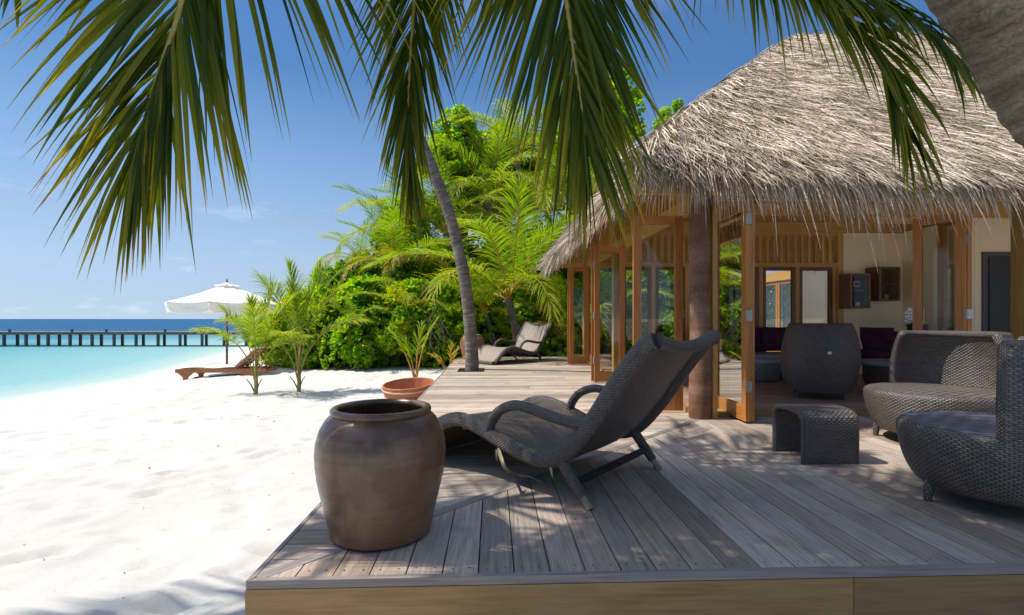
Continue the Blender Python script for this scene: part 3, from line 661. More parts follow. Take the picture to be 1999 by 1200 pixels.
# folding glass doors: frame, pane, hinges
def door(a, b, z0=.02, z1=2.10, hinge_end=1, mat='teak', st=.085, hz=(.35, 1.05, 1.85)):
    a = np.array([*a, 0.0]); b = np.array([*b, 0.0]); d = nrm(b - a); Ln = np.linalg.norm(b - a); n = np.array([-d[1], d[0], 0]); mb = MB(); th = .045
    for p in (a + d * st / 2, b - d * st / 2): beam(mb, p + [0, 0, z0], p + [0, 0, z1], st, th, up=n, t=rng.random())
    beam(mb, a + d * st + [0, 0, z1 - .045], b - d * st + [0, 0, z1 - .045], th - .005, .09, t=rng.random())
    beam(mb, a + d * st + [0, 0, z0 + .075], b - d * st + [0, 0, z0 + .075], th - .005, .15, t=rng.random())
    o = mb.build('door', M[mat], villa)
    mb = MB(); p0, p1 = a + d * (st - .005), b - d * (st - .005)
    beam(mb, p0 + [0, 0, (z0 + z1) / 2 + .03], p1 + [0, 0, (z0 + z1) / 2 + .03], .006, z1 - z0 - .24, t=.5); mb.build('pane', M['glass'], o)
    for h in hz:
        e = (b if hinge_end > 0 else a) + d * (.004 * hinge_end); mb = MB(); beam(mb, e + [0, 0, h - .05], e + [0, 0, h + .05], .012, .05, up=n, t=.5); sweep(mb, [e + n * .03 + [0, 0, h - .055], e + n * .03 + [0, 0, h + .055]], .008, 8); mb.build('hinge', M['metal'], o)
    return o
door((1.50, 5.33), (2.03, 5.31), hinge_end=1)
door((1.575, 7.77), (2.06, 7.80), hinge_end=-1, z1=2.12); door((1.545, 7.86), (2.05, 7.85), z1=2.12)
door((1.66, 10.85), (2.07, 10.86), z1=2.12); door((1.63, 10.93), (2.07, 10.92), z1=2.12)
door((2.430, 5.42), (2.425, 4.69), hinge_end=1, z1=2.14, hz=(.35, 1.03, 1.95)); door((2.485, 5.40), (2.483, 4.72), z1=2.13, hz=())
door((4.80, 5.56), (5.00, 5.13), z1=2.14); door((5.045, 5.13), (5.10, 5.55), z1=2.13, hinge_end=-1, hz=(1.05,))
# the back partition: posts, glazed windows, open lattice above
def window(x0, x1, y, z0, z1, mat='darkteak', th=.05, st=.055):
    mb = MB()
    for p in (x0 + st / 2, x1 - st / 2): beam(mb, (p, y, z0), (p, y, z1), st, th, up=(0, 1, 0), t=.3)
    beam(mb, (x0 + st, y, z1 - st / 2), (x1 - st, y, z1 - st / 2), th - .004, st, t=.3); beam(mb, (x0 + st, y, z0 + .05), (x1 - st, y, z0 + .05), th - .004, .10, t=.3)
    o = mb.build('window', M[mat], villa); mb = MB(); beam(mb, (x0 + st - .005, y, (z0 + z1) / 2), (x1 - st + .005, y, (z0 + z1) / 2), .006, z1 - z0 - .1, t=.5); mb.build('pane', M['glass'], o)
M['darkteak'] = wood('dark_window_wood', (.09, .028, .010), (.16, .05, .018), (.22, .075, .03), .4, .4, .7, .1, .3)
px_ = [2.16, 2.72, 3.30, 3.94, 4.58, 5.22, 5.87]
for x in px_[1:]: post(x, 8.45, .065, .04, 1.885)
for x0, x1 in zip(px_[:-1], px_[1:]): window(x0 + .036, x1 - .036, 8.45, .05, 1.882)
post(5.965, 8.45, .10, .04, 2.48)
mb = MB(); beam(mb, (2.16, 8.45, 1.92), (5.91, 8.45, 1.92), .10, .07, t=.3); beam(mb, (2.16, 8.45, 2.455), (5.91, 8.45, 2.455), .085, .05, t=.5)
xx = 2.26
while xx < 5.88: beam(mb, (xx, 8.45, 1.955), (xx, 8.45, 2.43), .045, .045, up=(0, 1, 0), t=rng.random()); xx += .122
mb.build('lattice_panel', M['slat'], villa)
mb = MB(); beam(mb, (6.02, 8.50, 1.27), (7.22, 8.50, 1.27), .10, 2.46, t=.5); mb.build('wall', M['plaster'], villa)
mb = MB(); beam(mb, (7.15, 7.25, 1.27), (7.15, 8.45, 1.27), .10, 2.46, t=.5); mb.build('wall', M['plaster'], villa)
mb = MB(); beam(mb, (7.205, 7.30, 1.27), (9.4, 7.30, 1.27), .10, 2.46, t=.5); mb.build('wall', M['plaster'], villa)
mb = MB(); beam(mb, (8.42, 13.6, 1.20), (12.4, 13.6, 1.20), .12, 3.0, t=.5); mb.build('wall', M['plaster'], villa)
mb = MB(); beam(mb, (9.5, 5.1, 1.25), (9.5, 12.4, 1.25), .12, 2.5, t=.5); mb.build('wall', M['plaster'], villa)
mb = MB(); beam(mb, (8.44, 13.67, 2.25), (8.44, 17.6, 2.25), .12, .26, t=.6); mb.build('head_beam', M['beamwood'], villa)
for y0, y1 in ((13.69, 14.55), (14.57, 15.45), (15.47, 16.35), (16.37, 17.3)):
    d_ = door((8.44, y0), (8.44, y1), z0=-.1, z1=2.11, hz=())
    mb = MB(); k = np.linspace(0, 1, 40); Xc = 8.55 + .022 * np.sin(k * 34 + y0) ; P = np.stack([np.stack([Xc, y0 + .05 + k * (y1 - y0 - .1), np.full(40, z)], 1) for z in (.0, 2.06)], 0)
    idx = np.arange(80).reshape(2, 40); mb.add(P, np.stack([idx[0, :-1], idx[0, 1:], idx[1, 1:], idx[1, :-1]], -1)); mb.build('curtain', M['curtain'], d_, smooth=True)
mb = MB(); beam(mb, (7.31, 7.235, 1.02), (8.2, 7.235, 1.02), .025, 1.96, t=.5); wf = mb.build('door', M['greyframe'], villa); mb = MB(); beam(mb, (7.39, 7.212, 1.0), (8.1, 7.212, 1.0), .02, 1.86, t=.5); mb.build('dark_pane', M['darkpanel'], wf)

# ------------------------------------------------------------------ furniture
def jar(name, label, mat, loc, rz, group='glazed clay jars on the deck', s=1.0, red=False):
    t = thing(name, label, 'jar', loc, rz, group)
    mb = MB(); prof = [(.0, .004), (.20, .004), (.236, .012), (.243, .03), (.252, .08), (.272, .17), (.292, .26), (.303, .34), (.306, .39), (.302, .44), (.290, .49), (.268, .535), (.243, .565), (.228, .578)]
    f_ = lambda a, z: 1 + .006 * np.sin(2 * a + 5 * z) + .004 * np.sin(3 * a - 9 * z) + .0022 * np.sin(z * 120)
    C_ = cr([(r, 0, z) for r, z in prof], 6); lathe(mb, np.stack([C_[:, 0], C_[:, 2]], 1) * s, 72, rfun=f_)
    ins = [(.200, .578), (.222, .545), (.262, .47), (.280, .37), (.265, .22), (.222, .06), (.0, .04)]; lathe(mb, np.array(ins) * s, 48, inward=False); mb.build('body', M[mat], t, smooth=True, world=False)
    mb = MB(); a = np.linspace(0, 2 * np.pi, 15); rim = [(.2195 + .0185 * math.cos(q), .588 + .019 * math.sin(q)) for q in a]; lathe(mb, np.array(rim)[::-1] * s, 72, rfun=f_); mb.build('rim', M[mat], t, smooth=True, world=False)
    return t
p = A(745, 1035, 2.37); jar('clay_jar', 'large brown glazed clay jar standing empty on the front corner of the deck', 'pot', (p[0], p[1], 0), .6, s=.972)
p = A(922, 700, 12.55); jar('clay_jar', 'reddish clay jar half hidden behind the grey palm trunk', 'pot_red', (p[0], p[1], 0), 2.0)

def chaise(label, loc, rz, sling='sling'):
    t = thing('wicker_chaise', label, 'chaise longue', loc, rz, 'woven chaises on the deck'); W = .98
    prof = np.array([(-1.46, 0, .04), (-1.41, 0, .06), (-1.30, 0, .155), (-1.18, 0, .265), (-1.04, 0, .335), (-.91, 0, .352), (-.74, 0, .315), (-.52, 0, .245), (-.30, 0, .208), (-.15, 0, .262), (.01, 0, .44), (.14, 0, .63), (.240, 0, .770), (.318, 0, .862), (.375, 0, .893)])
    C = cr(prof, 7); mb = MB()
    n = len(C); rad = np.stack([np.full(n, .036), np.full(n, .047)], 1)
    for yq in (.036, W - .036):
        c = C.copy(); c[:, 1] = yq; sweep(mb, c, rad, 14, side=(0, 1, 0))
    for ci, sag in ((0, 0.0), (n - 1, .05)):
        yv = np.linspace(.05, W - .05, 14); k = (yv - .05) / (W - .1); c = np.stack([np.full(14, C[ci, 0]) - .3 * sag * np.sin(np.pi * k), yv, C[ci, 2] - sag * np.sin(np.pi * k)], 1); sweep(mb, c, .037, 12)
    mb.build('side_rail', M['wicker_rail'], t, smooth=True, world=False)
    mb = MB(); T = nrm(np.gradient(C, axis=0)); N = np.stack([-T[:, 2], 0 * T[:, 0], T[:, 0]], 1); ny = 22; k = np.linspace(0, 1, ny); s = arc(C)
    sagv = np.interp(np.arange(n) / n, [0, .1, .5, .6, .9, 1], [.0, .02, .03, .035, .06, .05])
    grid = []
    for off in (.012, -.012):
        P = C[:, None] + N[:, None] * (off + .012 - (sagv[:, None] * np.sin(np.pi * k)[None])[..., None]); P[..., 1] = .05 + k[None] * (W - .10); grid.append(P)
    idx = np.arange(n * ny).reshape(n, ny); f = np.stack([idx[:-1, :-1], idx[1:, :-1], idx[1:, 1:], idx[:-1, 1:]], -1).reshape(-1, 4)
    uv = np.stack(np.broadcast_arrays(k[None] * W, s[:, None]), -1)
    mb.add(grid[0], f[:, ::-1] if False else f, uv); mb.add(grid[1], f[:, ::-1], uv); mb.build('sling_seat', M[sling], t, smooth=True, world=False)
    for yq in (.036, W - .036):
        c = cr([(-.70, yq, .30), (-.665, yq, .385), (-.60, yq, .452), (-.50, yq, .492), (-.40, yq, .490), (-.28, yq, .468), (-.14, yq, .447), (.0, yq, .452), (.06, yq, .50)], 6); mb = MB(); sweep(mb, c, np.tile([.036, .030], (len(c), 1)), 12, side=(0, 1, 0)); mb.build('armrest', M['wicker_rail'], t, smooth=True, world=False)
    for yq in (.04, W - .04):
        a, b = np.array([-.175, yq, .235]), np.array([.0, yq, .012]); mb = MB(); sweep(mb, [a, a + (b - a) * .5, a + (b - a) * .80], [.034, .032, .029], 10); lg = mb.build('leg', M['wicker_rail'], t, smooth=True, world=False)
        mb = MB(); sweep(mb, [a + (b - a) * .79, b], [.022, .020], 8); sweep(mb, [b + [-.004, 0, .004], b + [.008, 0, -.012]], [.026, .027], 8); mb.build('leg_tip', M['strawtip'], lg, smooth=True, world=False)
    mb = MB(); q_ = np.array([-.085, 0, .118]); beam(mb, q_ + [0, .07, 0], q_ + [0, W - .07, 0], .030, .042, up=(.6, 0, .8)); mb.build('stretcher', M['black_frame'], t, world=False)
    mb = MB(); beam(mb, (-.30, .06, .165), (-.30, W - .06, .165), .03, .03); beam(mb, (-.93, .06, .30), (-.93, W - .06, .30), .03, .03); mb.build('cross_bar', M['black_frame'], t, world=False)
    return t
f0 = G(1140, 998, 0); f0 = (f0[0], f0[1], 0.0)
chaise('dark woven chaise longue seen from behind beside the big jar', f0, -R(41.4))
# the second one faces the other way, out by the tree
l2 = nrm(np.array([.75, .66])); foot = np.array([-.34, 10.75])
ang = math.atan2(l2[1], l2[0]) - YAW; wdir = np.array([-math.sin(ang), math.cos(ang)]); ldir = np.array([math.cos(ang), math.sin(ang)])
fw = np.array([foot[0] * CA + foot[1] * SA, -foot[0] * SA + foot[1] * CA]); o2 = fw + ldir * 1.46 + wdir * .05
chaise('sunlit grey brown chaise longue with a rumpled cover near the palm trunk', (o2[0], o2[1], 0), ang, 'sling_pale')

def tub_chair(label, loc, rz, blue=False, tagged=False, OX=.13):
    t = thing('tub_chair', label, 'tub chair', loc, rz, 'round wicker tub chairs')
    mb = MB(); lo = cr([(.26, 0, .075), (.375, 0, .085), (.43, 0, .15), (.465, 0, .24), (.484, 0, .33), (.487, 0, .385), (.477, 0, .412), (.45, 0, .426)], 5); lathe(mb, np.stack([lo[:, 0], lo[:, 2]], 1), 72, c=(OX, 0, 0)); mb.build('base', M['wicker'], t, smooth=True, world=False)
    mb = MB(); n = 20; r = np.linspace(0, .455, n); a = np.linspace(0, 2 * np.pi, 61)
    P = np.stack([r[:, None] * np.cos(a) + OX, r[:, None] * np.sin(a), np.broadcast_to((.425 + .014 * (1 - (r / .455) ** 2))[:, None], (n, 61))], -1); idx = np.arange(n * 61).reshape(n, 61)
    mb.add(P, np.stack([idx[:-1, :-1], idx[1:, :-1], idx[1:, 1:], idx[:-1, 1:]], -1).reshape(-1, 4), P[..., :2]); mb.build('seat', M['wicker_blue' if blue else 'wicker_seat'], t, smooth=True, world=False)
    mb = MB(); aa = np.linspace(R(92), R(268), 64); NR = 24
    ro = lambda z: np.interp(z, [.09, .18, .30, .42, .5, .6, .7, .8, .875], [.375, .425, .462, .484, .488, .482, .464, .430, .392])
    O = []; I = []
    for z in np.linspace(.09, .868, NR):
        rr = ro(z); O.append(np.stack([rr * np.cos(aa), rr * np.sin(aa), np.full(64, z)], 1)); I.append(np.stack([(rr - .055) * np.cos(aa), (rr - .055) * np.sin(aa), np.full(64, z)], 1))
    O = np.array(O); I = np.array(I); idx = np.arange(NR * 64).reshape(NR, 64); f = np.stack([idx[:-1, :-1], idx[:-1, 1:], idx[1:, 1:], idx[1:, :-1]], -1).reshape(-1, 4)
    uv = np.stack(np.broadcast_arrays(aa[None] * .47, np.linspace(.09, .868, NR)[:, None]), -1); mb.add(O, f, uv); mb.add(I, f[:, ::-1], uv); mb.build('backrest', M['wicker'], t, smooth=True, world=False)
    mb = MB(); k0 = 9; ringp = np.vstack([(O[k0:, 0] + I[k0:, 0]) / 2, (O[-1, 1:-1] + I[-1, 1:-1]) / 2, ((O[k0:, -1] + I[k0:, -1]) / 2)[::-1]]); ringp = resamp(ringp, np.linspace(0, 1, 150)); sweep(mb, ringp, .030, 10); mb.build('back_edge', M['wicker_rail'], t, smooth=True, world=False)
    for k in range(4):
        q = R(45 + 90 * k); mb = MB(); c, s_ = math.cos(q), math.sin(q); sweep(mb, [(.37 * c + OX, .37 * s_, .20), (.39 * c + OX, .39 * s_, .10), (.40 * c + OX, .40 * s_, .0)], [.030, .026, .020], 10); mb.build('leg', M['wicker'], t, smooth=True, world=False)
    if tagged:
        mb = MB(); q = R(188); beam(mb, (.488 * math.cos(q), .488 * math.sin(q) - .022, .56), (.488 * math.cos(q), .488 * math.sin(q) + .022, .56), .012, .03); mb.build('maker_tag', M['white'], t, world=False)
    return t
p = A(1600, 790, 6.15); tub_chair('barrel backed wicker tub chair turned away inside the doorway', (p[0], p[1], .042), R(62), tagged=True).scale = (.86, .86, 1.01)
p = cw(3.53, 4.10, 0); tub_chair('sun dappled wicker tub chair behind the low bench table', p, R(189), OX=.08)
p = cw(2.68, 2.70, 0); tub_chair('shaded wicker tub chair with blue grey seat at the deck corner', p, R(128), blue=True, OX=.04).scale = (.93, .93, 1)

t = thing('bench_table', 'small wicker bench table shaped like an arch on the planks', 'side table', (2.32, 3.55, 0), 0)
def arch(r): return [(-.175, .0), (-.175, .27), (-.155, .325), (-.10, .35), (.10, .35), (.155, .325), (.175, .27), (.175, .0)]
c = cr([(0, y, z) for y, z in arch(0)], 5); mb = MB(); Tg = nrm(np.gradient(c, axis=0)); Nn = np.stack([0 * Tg[:, 0], -Tg[:, 2], Tg[:, 1]], 1); s = arc(c); G_ = []
wv = np.linspace(-.185, .185, 8)
for off in (.016, -.016):
    P = c[:, None] + Nn[:, None] * off + np.stack([wv, 0 * wv, 0 * wv], 1)[None]; G_.append(P)
idx = np.arange(len(c) * 8).reshape(len(c), 8); f = np.stack([idx[:-1, :-1], idx[:-1, 1:], idx[1:, 1:], idx[1:, :-1]], -1).reshape(-1, 4); uv = np.stack(np.broadcast_arrays(wv[None], s[:, None]), -1)
mb.add(G_[0], f[:, ::-1], uv); mb.add(G_[1], f, uv); mb.build('top', M['wicker'], t, smooth=True, world=False)
for xq in (-.185, .185):
    mb = MB(); cc = c.copy(); cc[:, 0] = xq; sweep(mb, cc, .019, 8); mb.build('edge_rail', M['wicker_rail'], t, smooth=True, world=False)

# inside the villa
sf = A(1440, 700, 8.05)
t = thing('sofa', 'low purple cushioned sofa along the back windows', 'sofa', (4.35, 7.95, .042))
mb = MB(); beam(mb, (-1.1, 0, .36), (1.35, 0, .36), .72, .08); mb.build('seat_board', M['greycush'], t, world=False)
mb = MB(); beam(mb, (-1.0, .05, .16), (1.25, .05, .16), .5, .31); mb.build('base', M['black_frame'], t, world=False)
for k in range(4): mb = MB(); pillow(mb, (-.80 + .58 * k, .22, .62), (.60, .40, .24), rotx(R(78)), 12); mb.build('back_cushion', M['purple'], t, smooth=True, world=False)
def stool(label, px, D, r, h, grp, matb, matt):
    p = A(px, 760, D); t = thing('stool', label, 'stool', (p[0], p[1], .042), 0, grp); mb = MB(); lathe(mb, [(0, .005), (r * .72, .005), (r * .78, .05), (r * .95, h * .5), (r * .97, h - .06)], 40); mb.build('base', M[matb], t, smooth=True, world=False)
    mb = MB(); lathe(mb, [(r * .9, h - .065), (r * 1.06, h - .06), (r * 1.09, h - .03), (r * 1.05, h), (r * .9, h + .008), (0, h + .008)], 40); mb.build('seat_pad', M[matt], t, smooth=True, world=False)
stool('round grey woven stool under the sofa edge', 1494, 7.75, .235, .34, 'stools in the villa', 'wicker_grey', 'greycush')
stool('dark round stool with pale grey seat pad by the tub chair', 1731, 6.35, .265, .43, 'stools in the villa', 'wicker', 'greycush')
for (px, py, D, lab, an) in ((1566, 645, 6.22, 'plum cushion propped in the tub chair, beside the sofa back', .3), (1638, 643, 6.25, 'crumpled purple cushion poking above the tub chair rim', -.3)):
    p = A(px, py, D); mb = MB(); pillow(mb, p + [0, 0, -.17], (.34, .40, .13), rotz(an) @ rotx(R(84)), 12); tag(mb.build('cushion', M['purple'], smooth=True), lab, 'cushion', 'purple cushions')
p = A(1695, 730, 7.6)
t = thing('armchair', 'purple shell armchair on thin metal legs by the cream wall', 'armchair', (p[0], p[1], .042), R(200))
mb = MB(); pillow(mb, (0, 0, .42), (.5, .5, .14), None, 12); mb.build('seat', M['purple'], t, smooth=True, world=False); mb = MB(); pillow(mb, (-.22, 0, .60), (.46, .5, .14), np.array([[.2, 0, -.98], [0, 1, 0], [.98, 0, .2]]), 12); mb.build('backrest', M['purple'], t, smooth=True, world=False)
for sx_ in (-1, 1):
    for sy_ in (-1, 1): mb = MB(); sweep(mb, [(sx_ * .18, sy_ * .18, .38), (sx_ * .24, sy_ * .24, 0)], .011, 8); mb.build('leg', M['metal'], t, smooth=True, world=False)
def cabinet(label, x0, x1, zl, zh, y1=8.445, dp=.30):
    t = thing('wall_cabinet', label, 'wall cabinet', ((x0 + x1) / 2, y1 - dp / 2, zl), 0, 'glass fronted cabinets on the cream wall'); w = x1 - x0; h = zh - zl; mb = MB(); e = .022
    for sx_ in (-1, 1): beam(mb, (sx_ * (w / 2 - e / 2), 0, 0), (sx_ * (w / 2 - e / 2), 0, h), e, dp, up=(0, 1, 0), t=.6)
    beam(mb, (-w / 2 + e, 0, e / 2), (w / 2 - e, 0, e / 2), dp - .004, e); beam(mb, (-w / 2 + e, 0, h - e / 2), (w / 2 - e, 0, h - e / 2), dp - .004, e); beam(mb, (-w / 2 + e, dp / 2 - .01, h / 2), (w / 2 - e, dp / 2 - .01, h / 2), .012, h - 2 * e); mb.build('case', M['darkwood'], t, world=False)
    mb = MB(); beam(mb, (-w / 2 + e, .01, h * .52), (w / 2 - e, .01, h * .52), dp - .05, .014); mb.build('shelf', M['darkwood'], t, world=False)
    mb = MB(); q = .035
    for sx_ in (-1, 1): beam(mb, (sx_ * (w / 2 - q / 2), -dp / 2 - .011, .003), (sx_ * (w / 2 - q / 2), -dp / 2 - .011, h - .003), q, .018, up=(0, 1, 0), t=.4)
    beam(mb, (-w / 2 + q, -dp / 2 - .011, h - q / 2), (w / 2 - q, -dp / 2 - .011, h - q / 2), .016, q - .006); beam(mb, (-w / 2 + q, -dp / 2 - .011, q / 2), (w / 2 - q, -dp / 2 - .011, q / 2), .016, q - .006); dr = mb.build('door', M['darkwood'], t, world=False)
    mb = MB(); beam(mb, (-w / 2 + q - .004, -dp / 2 - .011, h / 2), (w / 2 - q + .004, -dp / 2 - .011, h / 2), .004, h - 2 * q + .006); mb.build('pane', M['cabinet_glass'], dr, world=False)
    mb = MB(); lathe(mb, [(0, 0), (.012, .0), (.014, .012), (0, .016)], 12, c=(w / 2 - .05, -dp / 2 - .03, .035)); mb.build('knob', M['metal'], dr, smooth=True, world=False)
    return t
a_ = A(1678, 601, 8.13); b_ = A(1720, 531, 8.13); cabinet('lower left glass fronted cabinet hung on the cream wall', a_[0], b_[0], a_[2], b_[2])
c_ = A(1738, 586, 8.13); d_ = A(1782, 517, 8.13); cabinet('higher glass fronted cabinet hung near the wall corner', c_[0], d_[0], c_[2], d_[2])
def cup(x, y, z, r, h, lab, mat='china'):
    mb = MB(); lathe(mb, [(0, .002), (r * .7, .002), (r, h * .5), (r * .95, h), (r * .82, h), (r * .8, h * .4), (0, h * .15)], 16, c=(x, y, z)); tag(mb.build('cup', M[mat], smooth=True), lab, 'cup', 'crockery in the wall cabinets')
cup(a_[0] + .10, 8.27, a_[2] + .024, .030, .07, 'small cup on the lower shelf of the lower cabinet'); cup(a_[0] + .22, 8.26, a_[2] + .024, .042, .085, 'wide pale cup on the lower shelf of the lower cabinet')
cup(c_[0] + .10, 8.27, c_[2] + .024, .022, .05, 'tiny cup in the corner of the higher cabinet'); cup(c_[0] + .22, 8.27, c_[2] + .024, .05, .10, 'round pot standing in the higher cabinet', 'metal')
mb = MB(); beam(mb, (a_[0] + .14, 8.24, a_[2] + .41), (a_[0] + .25, 8.24, a_[2] + .41), .012, .09); t = tag(mb.build('photo_frame', M['metal']), 'small grey framed card on the upper shelf of the lower cabinet', 'frame'); mb = MB(); beam(mb, (a_[0] + .155, 8.231, a_[2] + .41), (a_[0] + .235, 8.231, a_[2] + .41), .004, .06); mb.build('picture', M['ink'], t)
# desk with papers by the right hand leaf
p = A(1790, 700, 7.75); t = thing('desk', 'dark brown wooden desk against the wall corner', 'desk', (p[0] + .12, p[1] + .12, .042)); mb = MB(); beam(mb, (-.40, 0, .74), (.40, 0, .74), .5, .035); mb.build('top', M['darkwood'], t, world=False)
for sx_ in (-1, 1): mb = MB(); beam(mb, (sx_ * .36, 0, 0), (sx_ * .36, 0, .722), .03, .46, up=(0, 1, 0)); mb.build('side_panel', M['darkwood'], t, world=False)
dz = .042 + .7575; bx = p[0] + .12; by = p[1] + .12
a_ = A(1773, 641, 7.8); b_ = A(1806, 603, 7.8)
mb = MB(); beam(mb, (a_[0], a_[1] + .02, (a_[2] + b_[2]) / 2 - .01), (b_[0], a_[1] + .02, (a_[2] + b_[2]) / 2 - .01), .018, b_[2] - a_[2] + .05); t = tag(mb.build('notice_board', M['white']), 'white board of printed price rows standing on the desk', 'notice board')
mb = MB(); rr_ = np.random.default_rng(3)
for i in range(6):
    for j in range(4):
        x0 = a_[0] + .02 + j * .062; z0 = a_[2] + .03 + i * .046; beam(mb, (x0, a_[1] + .009, z0), (x0 + rr_.uniform(.028, .05), a_[1] + .009, z0), .003, .012)
mb.build('print', M['ink'], t)
for k in range(4): mb = MB(); beam(mb, (a_[0] - .05, a_[1] + .01, a_[2] + .05 + k * .065), (a_[0] - .015, a_[1] + .01, a_[2] + .05 + k * .065), .01, .04); mb.build('paper_tab', M['white'], t)
mb = MB(); e = A(1791, 655, 7.65); beam(mb, (e[0] - .10, e[1], dz + .06), (e[0] + .10, e[1], dz + .06), .16, .115); t = tag(mb.build('telephone', M['black_frame']), 'black telephone set on the dark desk', 'telephone'); mb = MB(); sweep(mb, cr([(e[0] - .02, e[1] - .07, dz + .13), (e[0] - .02, e[1], dz + .155), (e[0] - .02, e[1] + .07, dz + .13)], 5), .022, 10); mb.build('handset', M['black_frame'], t, smooth=True)

# dry leaflets caught under the front chaise
def ribbon(mb, P, w, t=.5, up=(0, 0, 1)):
    C = cr(P, 8); n = len(C); T = nrm(np.gradient(C, axis=0)); S = nrm(np.cross(T, np.asarray(up) + .3 * T)); k = np.linspace(0, 1, n); ww = w * np.clip(np.minimum(k / .1 + .3, (1 - k) / .5), .05, 1)[:, None]; tw = nrm(np.cross(S, T))
    V = np.stack([C - S * ww / 2, C - tw * ww * .15, C + S * ww / 2], 1); idx = np.arange(n * 3).reshape(n, 3); mb.add(V, np.stack([idx[:-1, :-1], idx[1:, :-1], idx[1:, 1:], idx[:-1, 1:]], -1).reshape(-1, 4), None, t)
mb = MB(); q = [A(972, 874, 2.93), A(978, 893, 2.90), A(987, 914, 2.87)]; e0 = G(1005, 926, .012); e1 = G(1035, 931, .02); e2 = G(1068, 948, .006)
ribbon(mb, q + [e0, e1, e2], .022, up=(.3, -1, .3)); tag(mb.build('dry_leaf', M['dryleaf']), 'long dry palm leaflet trailing from the dark chaise onto the planks', 'dry leaf', 'dry leaflets at the chaise')
mb = MB(); ribbon(mb, [A(1074, 908, 2.76), A(1076, 920, 2.75), A(1079, 936, 2.74)], .014, up=(.3, -1, .3)); tag(mb.build('dry_leaf', M['dryleaf']), 'short dry leaf tip hanging under the seat of the dark chaise', 'dry leaf', 'dry leaflets at the chaise')
mb = MB(); ribbon(mb, [A(968, 876, 2.96), A(969, 890, 2.95), A(971, 903, 2.95)], .012, up=(.3, -1, .3)); tag(mb.build('dry_leaf', M['dryleaf']), 'thin straw coloured strip hanging left of the long dry leaflet', 'dry leaf', 'dry leaflets at the chaise')

# ------------------------------------------------------------------ palms
DOWN = np.array([0, 0, -1.0])
def frond(mb, mbr, P, N0, n=52, L=.75, w=.04, seg_=6, droop=.9, ang=(68, 20), t0=.12, rach=.018, vl=.15, tint=(.25, .55), tipc=.4, prof=(.55, 1, .45), miss=.04, fan=True, tl=.04):
    C = cr(P, 10) if len(P) < 12 else np.asarray(P); s = arc(C); s /= s[-1]
    if mbr is not None:
        kk = np.linspace(0, 1, len(C)); rd = rach * (1 - .82 * kk); sweep(mbr, C, rd, 7, t=.5)
    T_ = nrm(np.gradient(C, axis=0)); N0 = np.asarray(N0, float)
    for sd in (-1, 1):
        t = np.linspace(t0, .995, n) + rng.normal(0, .25 / n, n); t = np.clip(t, t0 * .9, 1); keep = rng.random(n) > miss; t = t[keep]; m = len(t)
        p = np.stack([np.interp(t, s, C[:, k]) for k in range(3)], 1); T = nrm(np.stack([np.interp(t, s, T_[:, k]) for k in range(3)], 1))
        S = nrm(np.cross(T, N0[None])) * sd; N = np.cross(S, T) * sd
        x = (t - t0) / (1 - t0); th = np.radians(ang[0] + (ang[1] - ang[0]) * x ** .8 + rng.normal(0, 5.0, m))
        d = T * np.cos(th)[:, None] + S * np.sin(th)[:, None] + N * (vl + rng.normal(0, .07, m))[:, None]; d = nrm(d)
        ln = L * np.interp(x, [0, .35, .8, 1], [prof[0], prof[1], (prof[1] + prof[2]) / 2, prof[2]]) * rng.uniform(.86, 1.1, m)
        dr = droop * rng.uniform(.5, 1.4, m); pts = [p]; ds = []
        for k in range(seg_):
            g_ = dr * ((k + .3) / seg_) ** 1.6; dd = nrm(d + DOWN[None] * g_[:, None]); ds.append(dd); pts.append(pts[-1] + dd * (ln / seg_)[:, None])
        ds.append(ds[-1]); Pp = np.stack(pts, 1); Dd = np.stack(ds, 1)
        rl = N + S * rng.normal(0, .5, m)[:, None] + T * rng.normal(0, .3, m)[:, None]; Cc = nrm(np.cross(Dd, rl[:, None, :])); Nn = np.cross(Cc, Dd)
        kk = np.linspace(0, 1, seg_ + 1); wp = np.interp(kk, [0, .10, .35, .65, .85, 1], [.4, .85, 1, .70, .28, .03]); ww = w * (rng.uniform(.75, 1.2, m) * np.where(rng.random(m) < .22, .5, 1))[:, None] * wp[None] * np.interp(x, [0, .3, 1], [.85, 1, .7])[:, None]
        lft = Pp - Cc * ww[..., None] / 2 + Nn * (ww * .22)[..., None]; rgt = Pp + Cc * ww[..., None] / 2 + Nn * (ww * .22)[..., None]
        V = np.stack([lft, Pp, rgt], 2); base = (np.arange(m) * (seg_ + 1) * 3)[:, None, None]; a = (np.arange(seg_) * 3)[None, :, None]; b = np.arange(2)[None, None]
        i0 = base + a + b; f = np.stack([i0, i0 + 1, i0 + 4, i0 + 3], -1).reshape(-1, 4)
        tt = rng.uniform(tint[0], tint[1], m)[:, None] + tipc * kk[None] ** 2.2 * rng.uniform(.3, 1.2, m)[:, None] + tl * (x ** 2)[:, None] * rng.uniform(0, 1.6, m)[:, None]
        mb.add(V.reshape(-1, 3), f, None, np.clip(np.repeat(tt[..., None], 3, 2), 0, .99).reshape(-1))

def trunk(P, r0, r1, mat, parent, name='trunk', nseg=18, flare=.25, rings=60):
    C = cr(P, 16); k = np.linspace(0, 1, len(C)); rd = r0 + (r1 - r0) * k + r0 * flare * np.exp(-k * 18); C = resamp(C, np.linspace(0, 1, rings * 3)); k = np.linspace(0, 1, len(C)); rd = np.interp(k, np.linspace(0, 1, len(rd)), rd) * (1 + .018 * np.sign(np.sin(k * rings * 6.28)) * np.abs(np.sin(k * rings * 6.28)) ** .4 + .012 * np.sin(k * 37) + .01 * rng.normal(size=len(k)))
    mb = MB(); sweep(mb, C, rd, nseg); return mb.build(name, M[mat], parent, smooth=True)

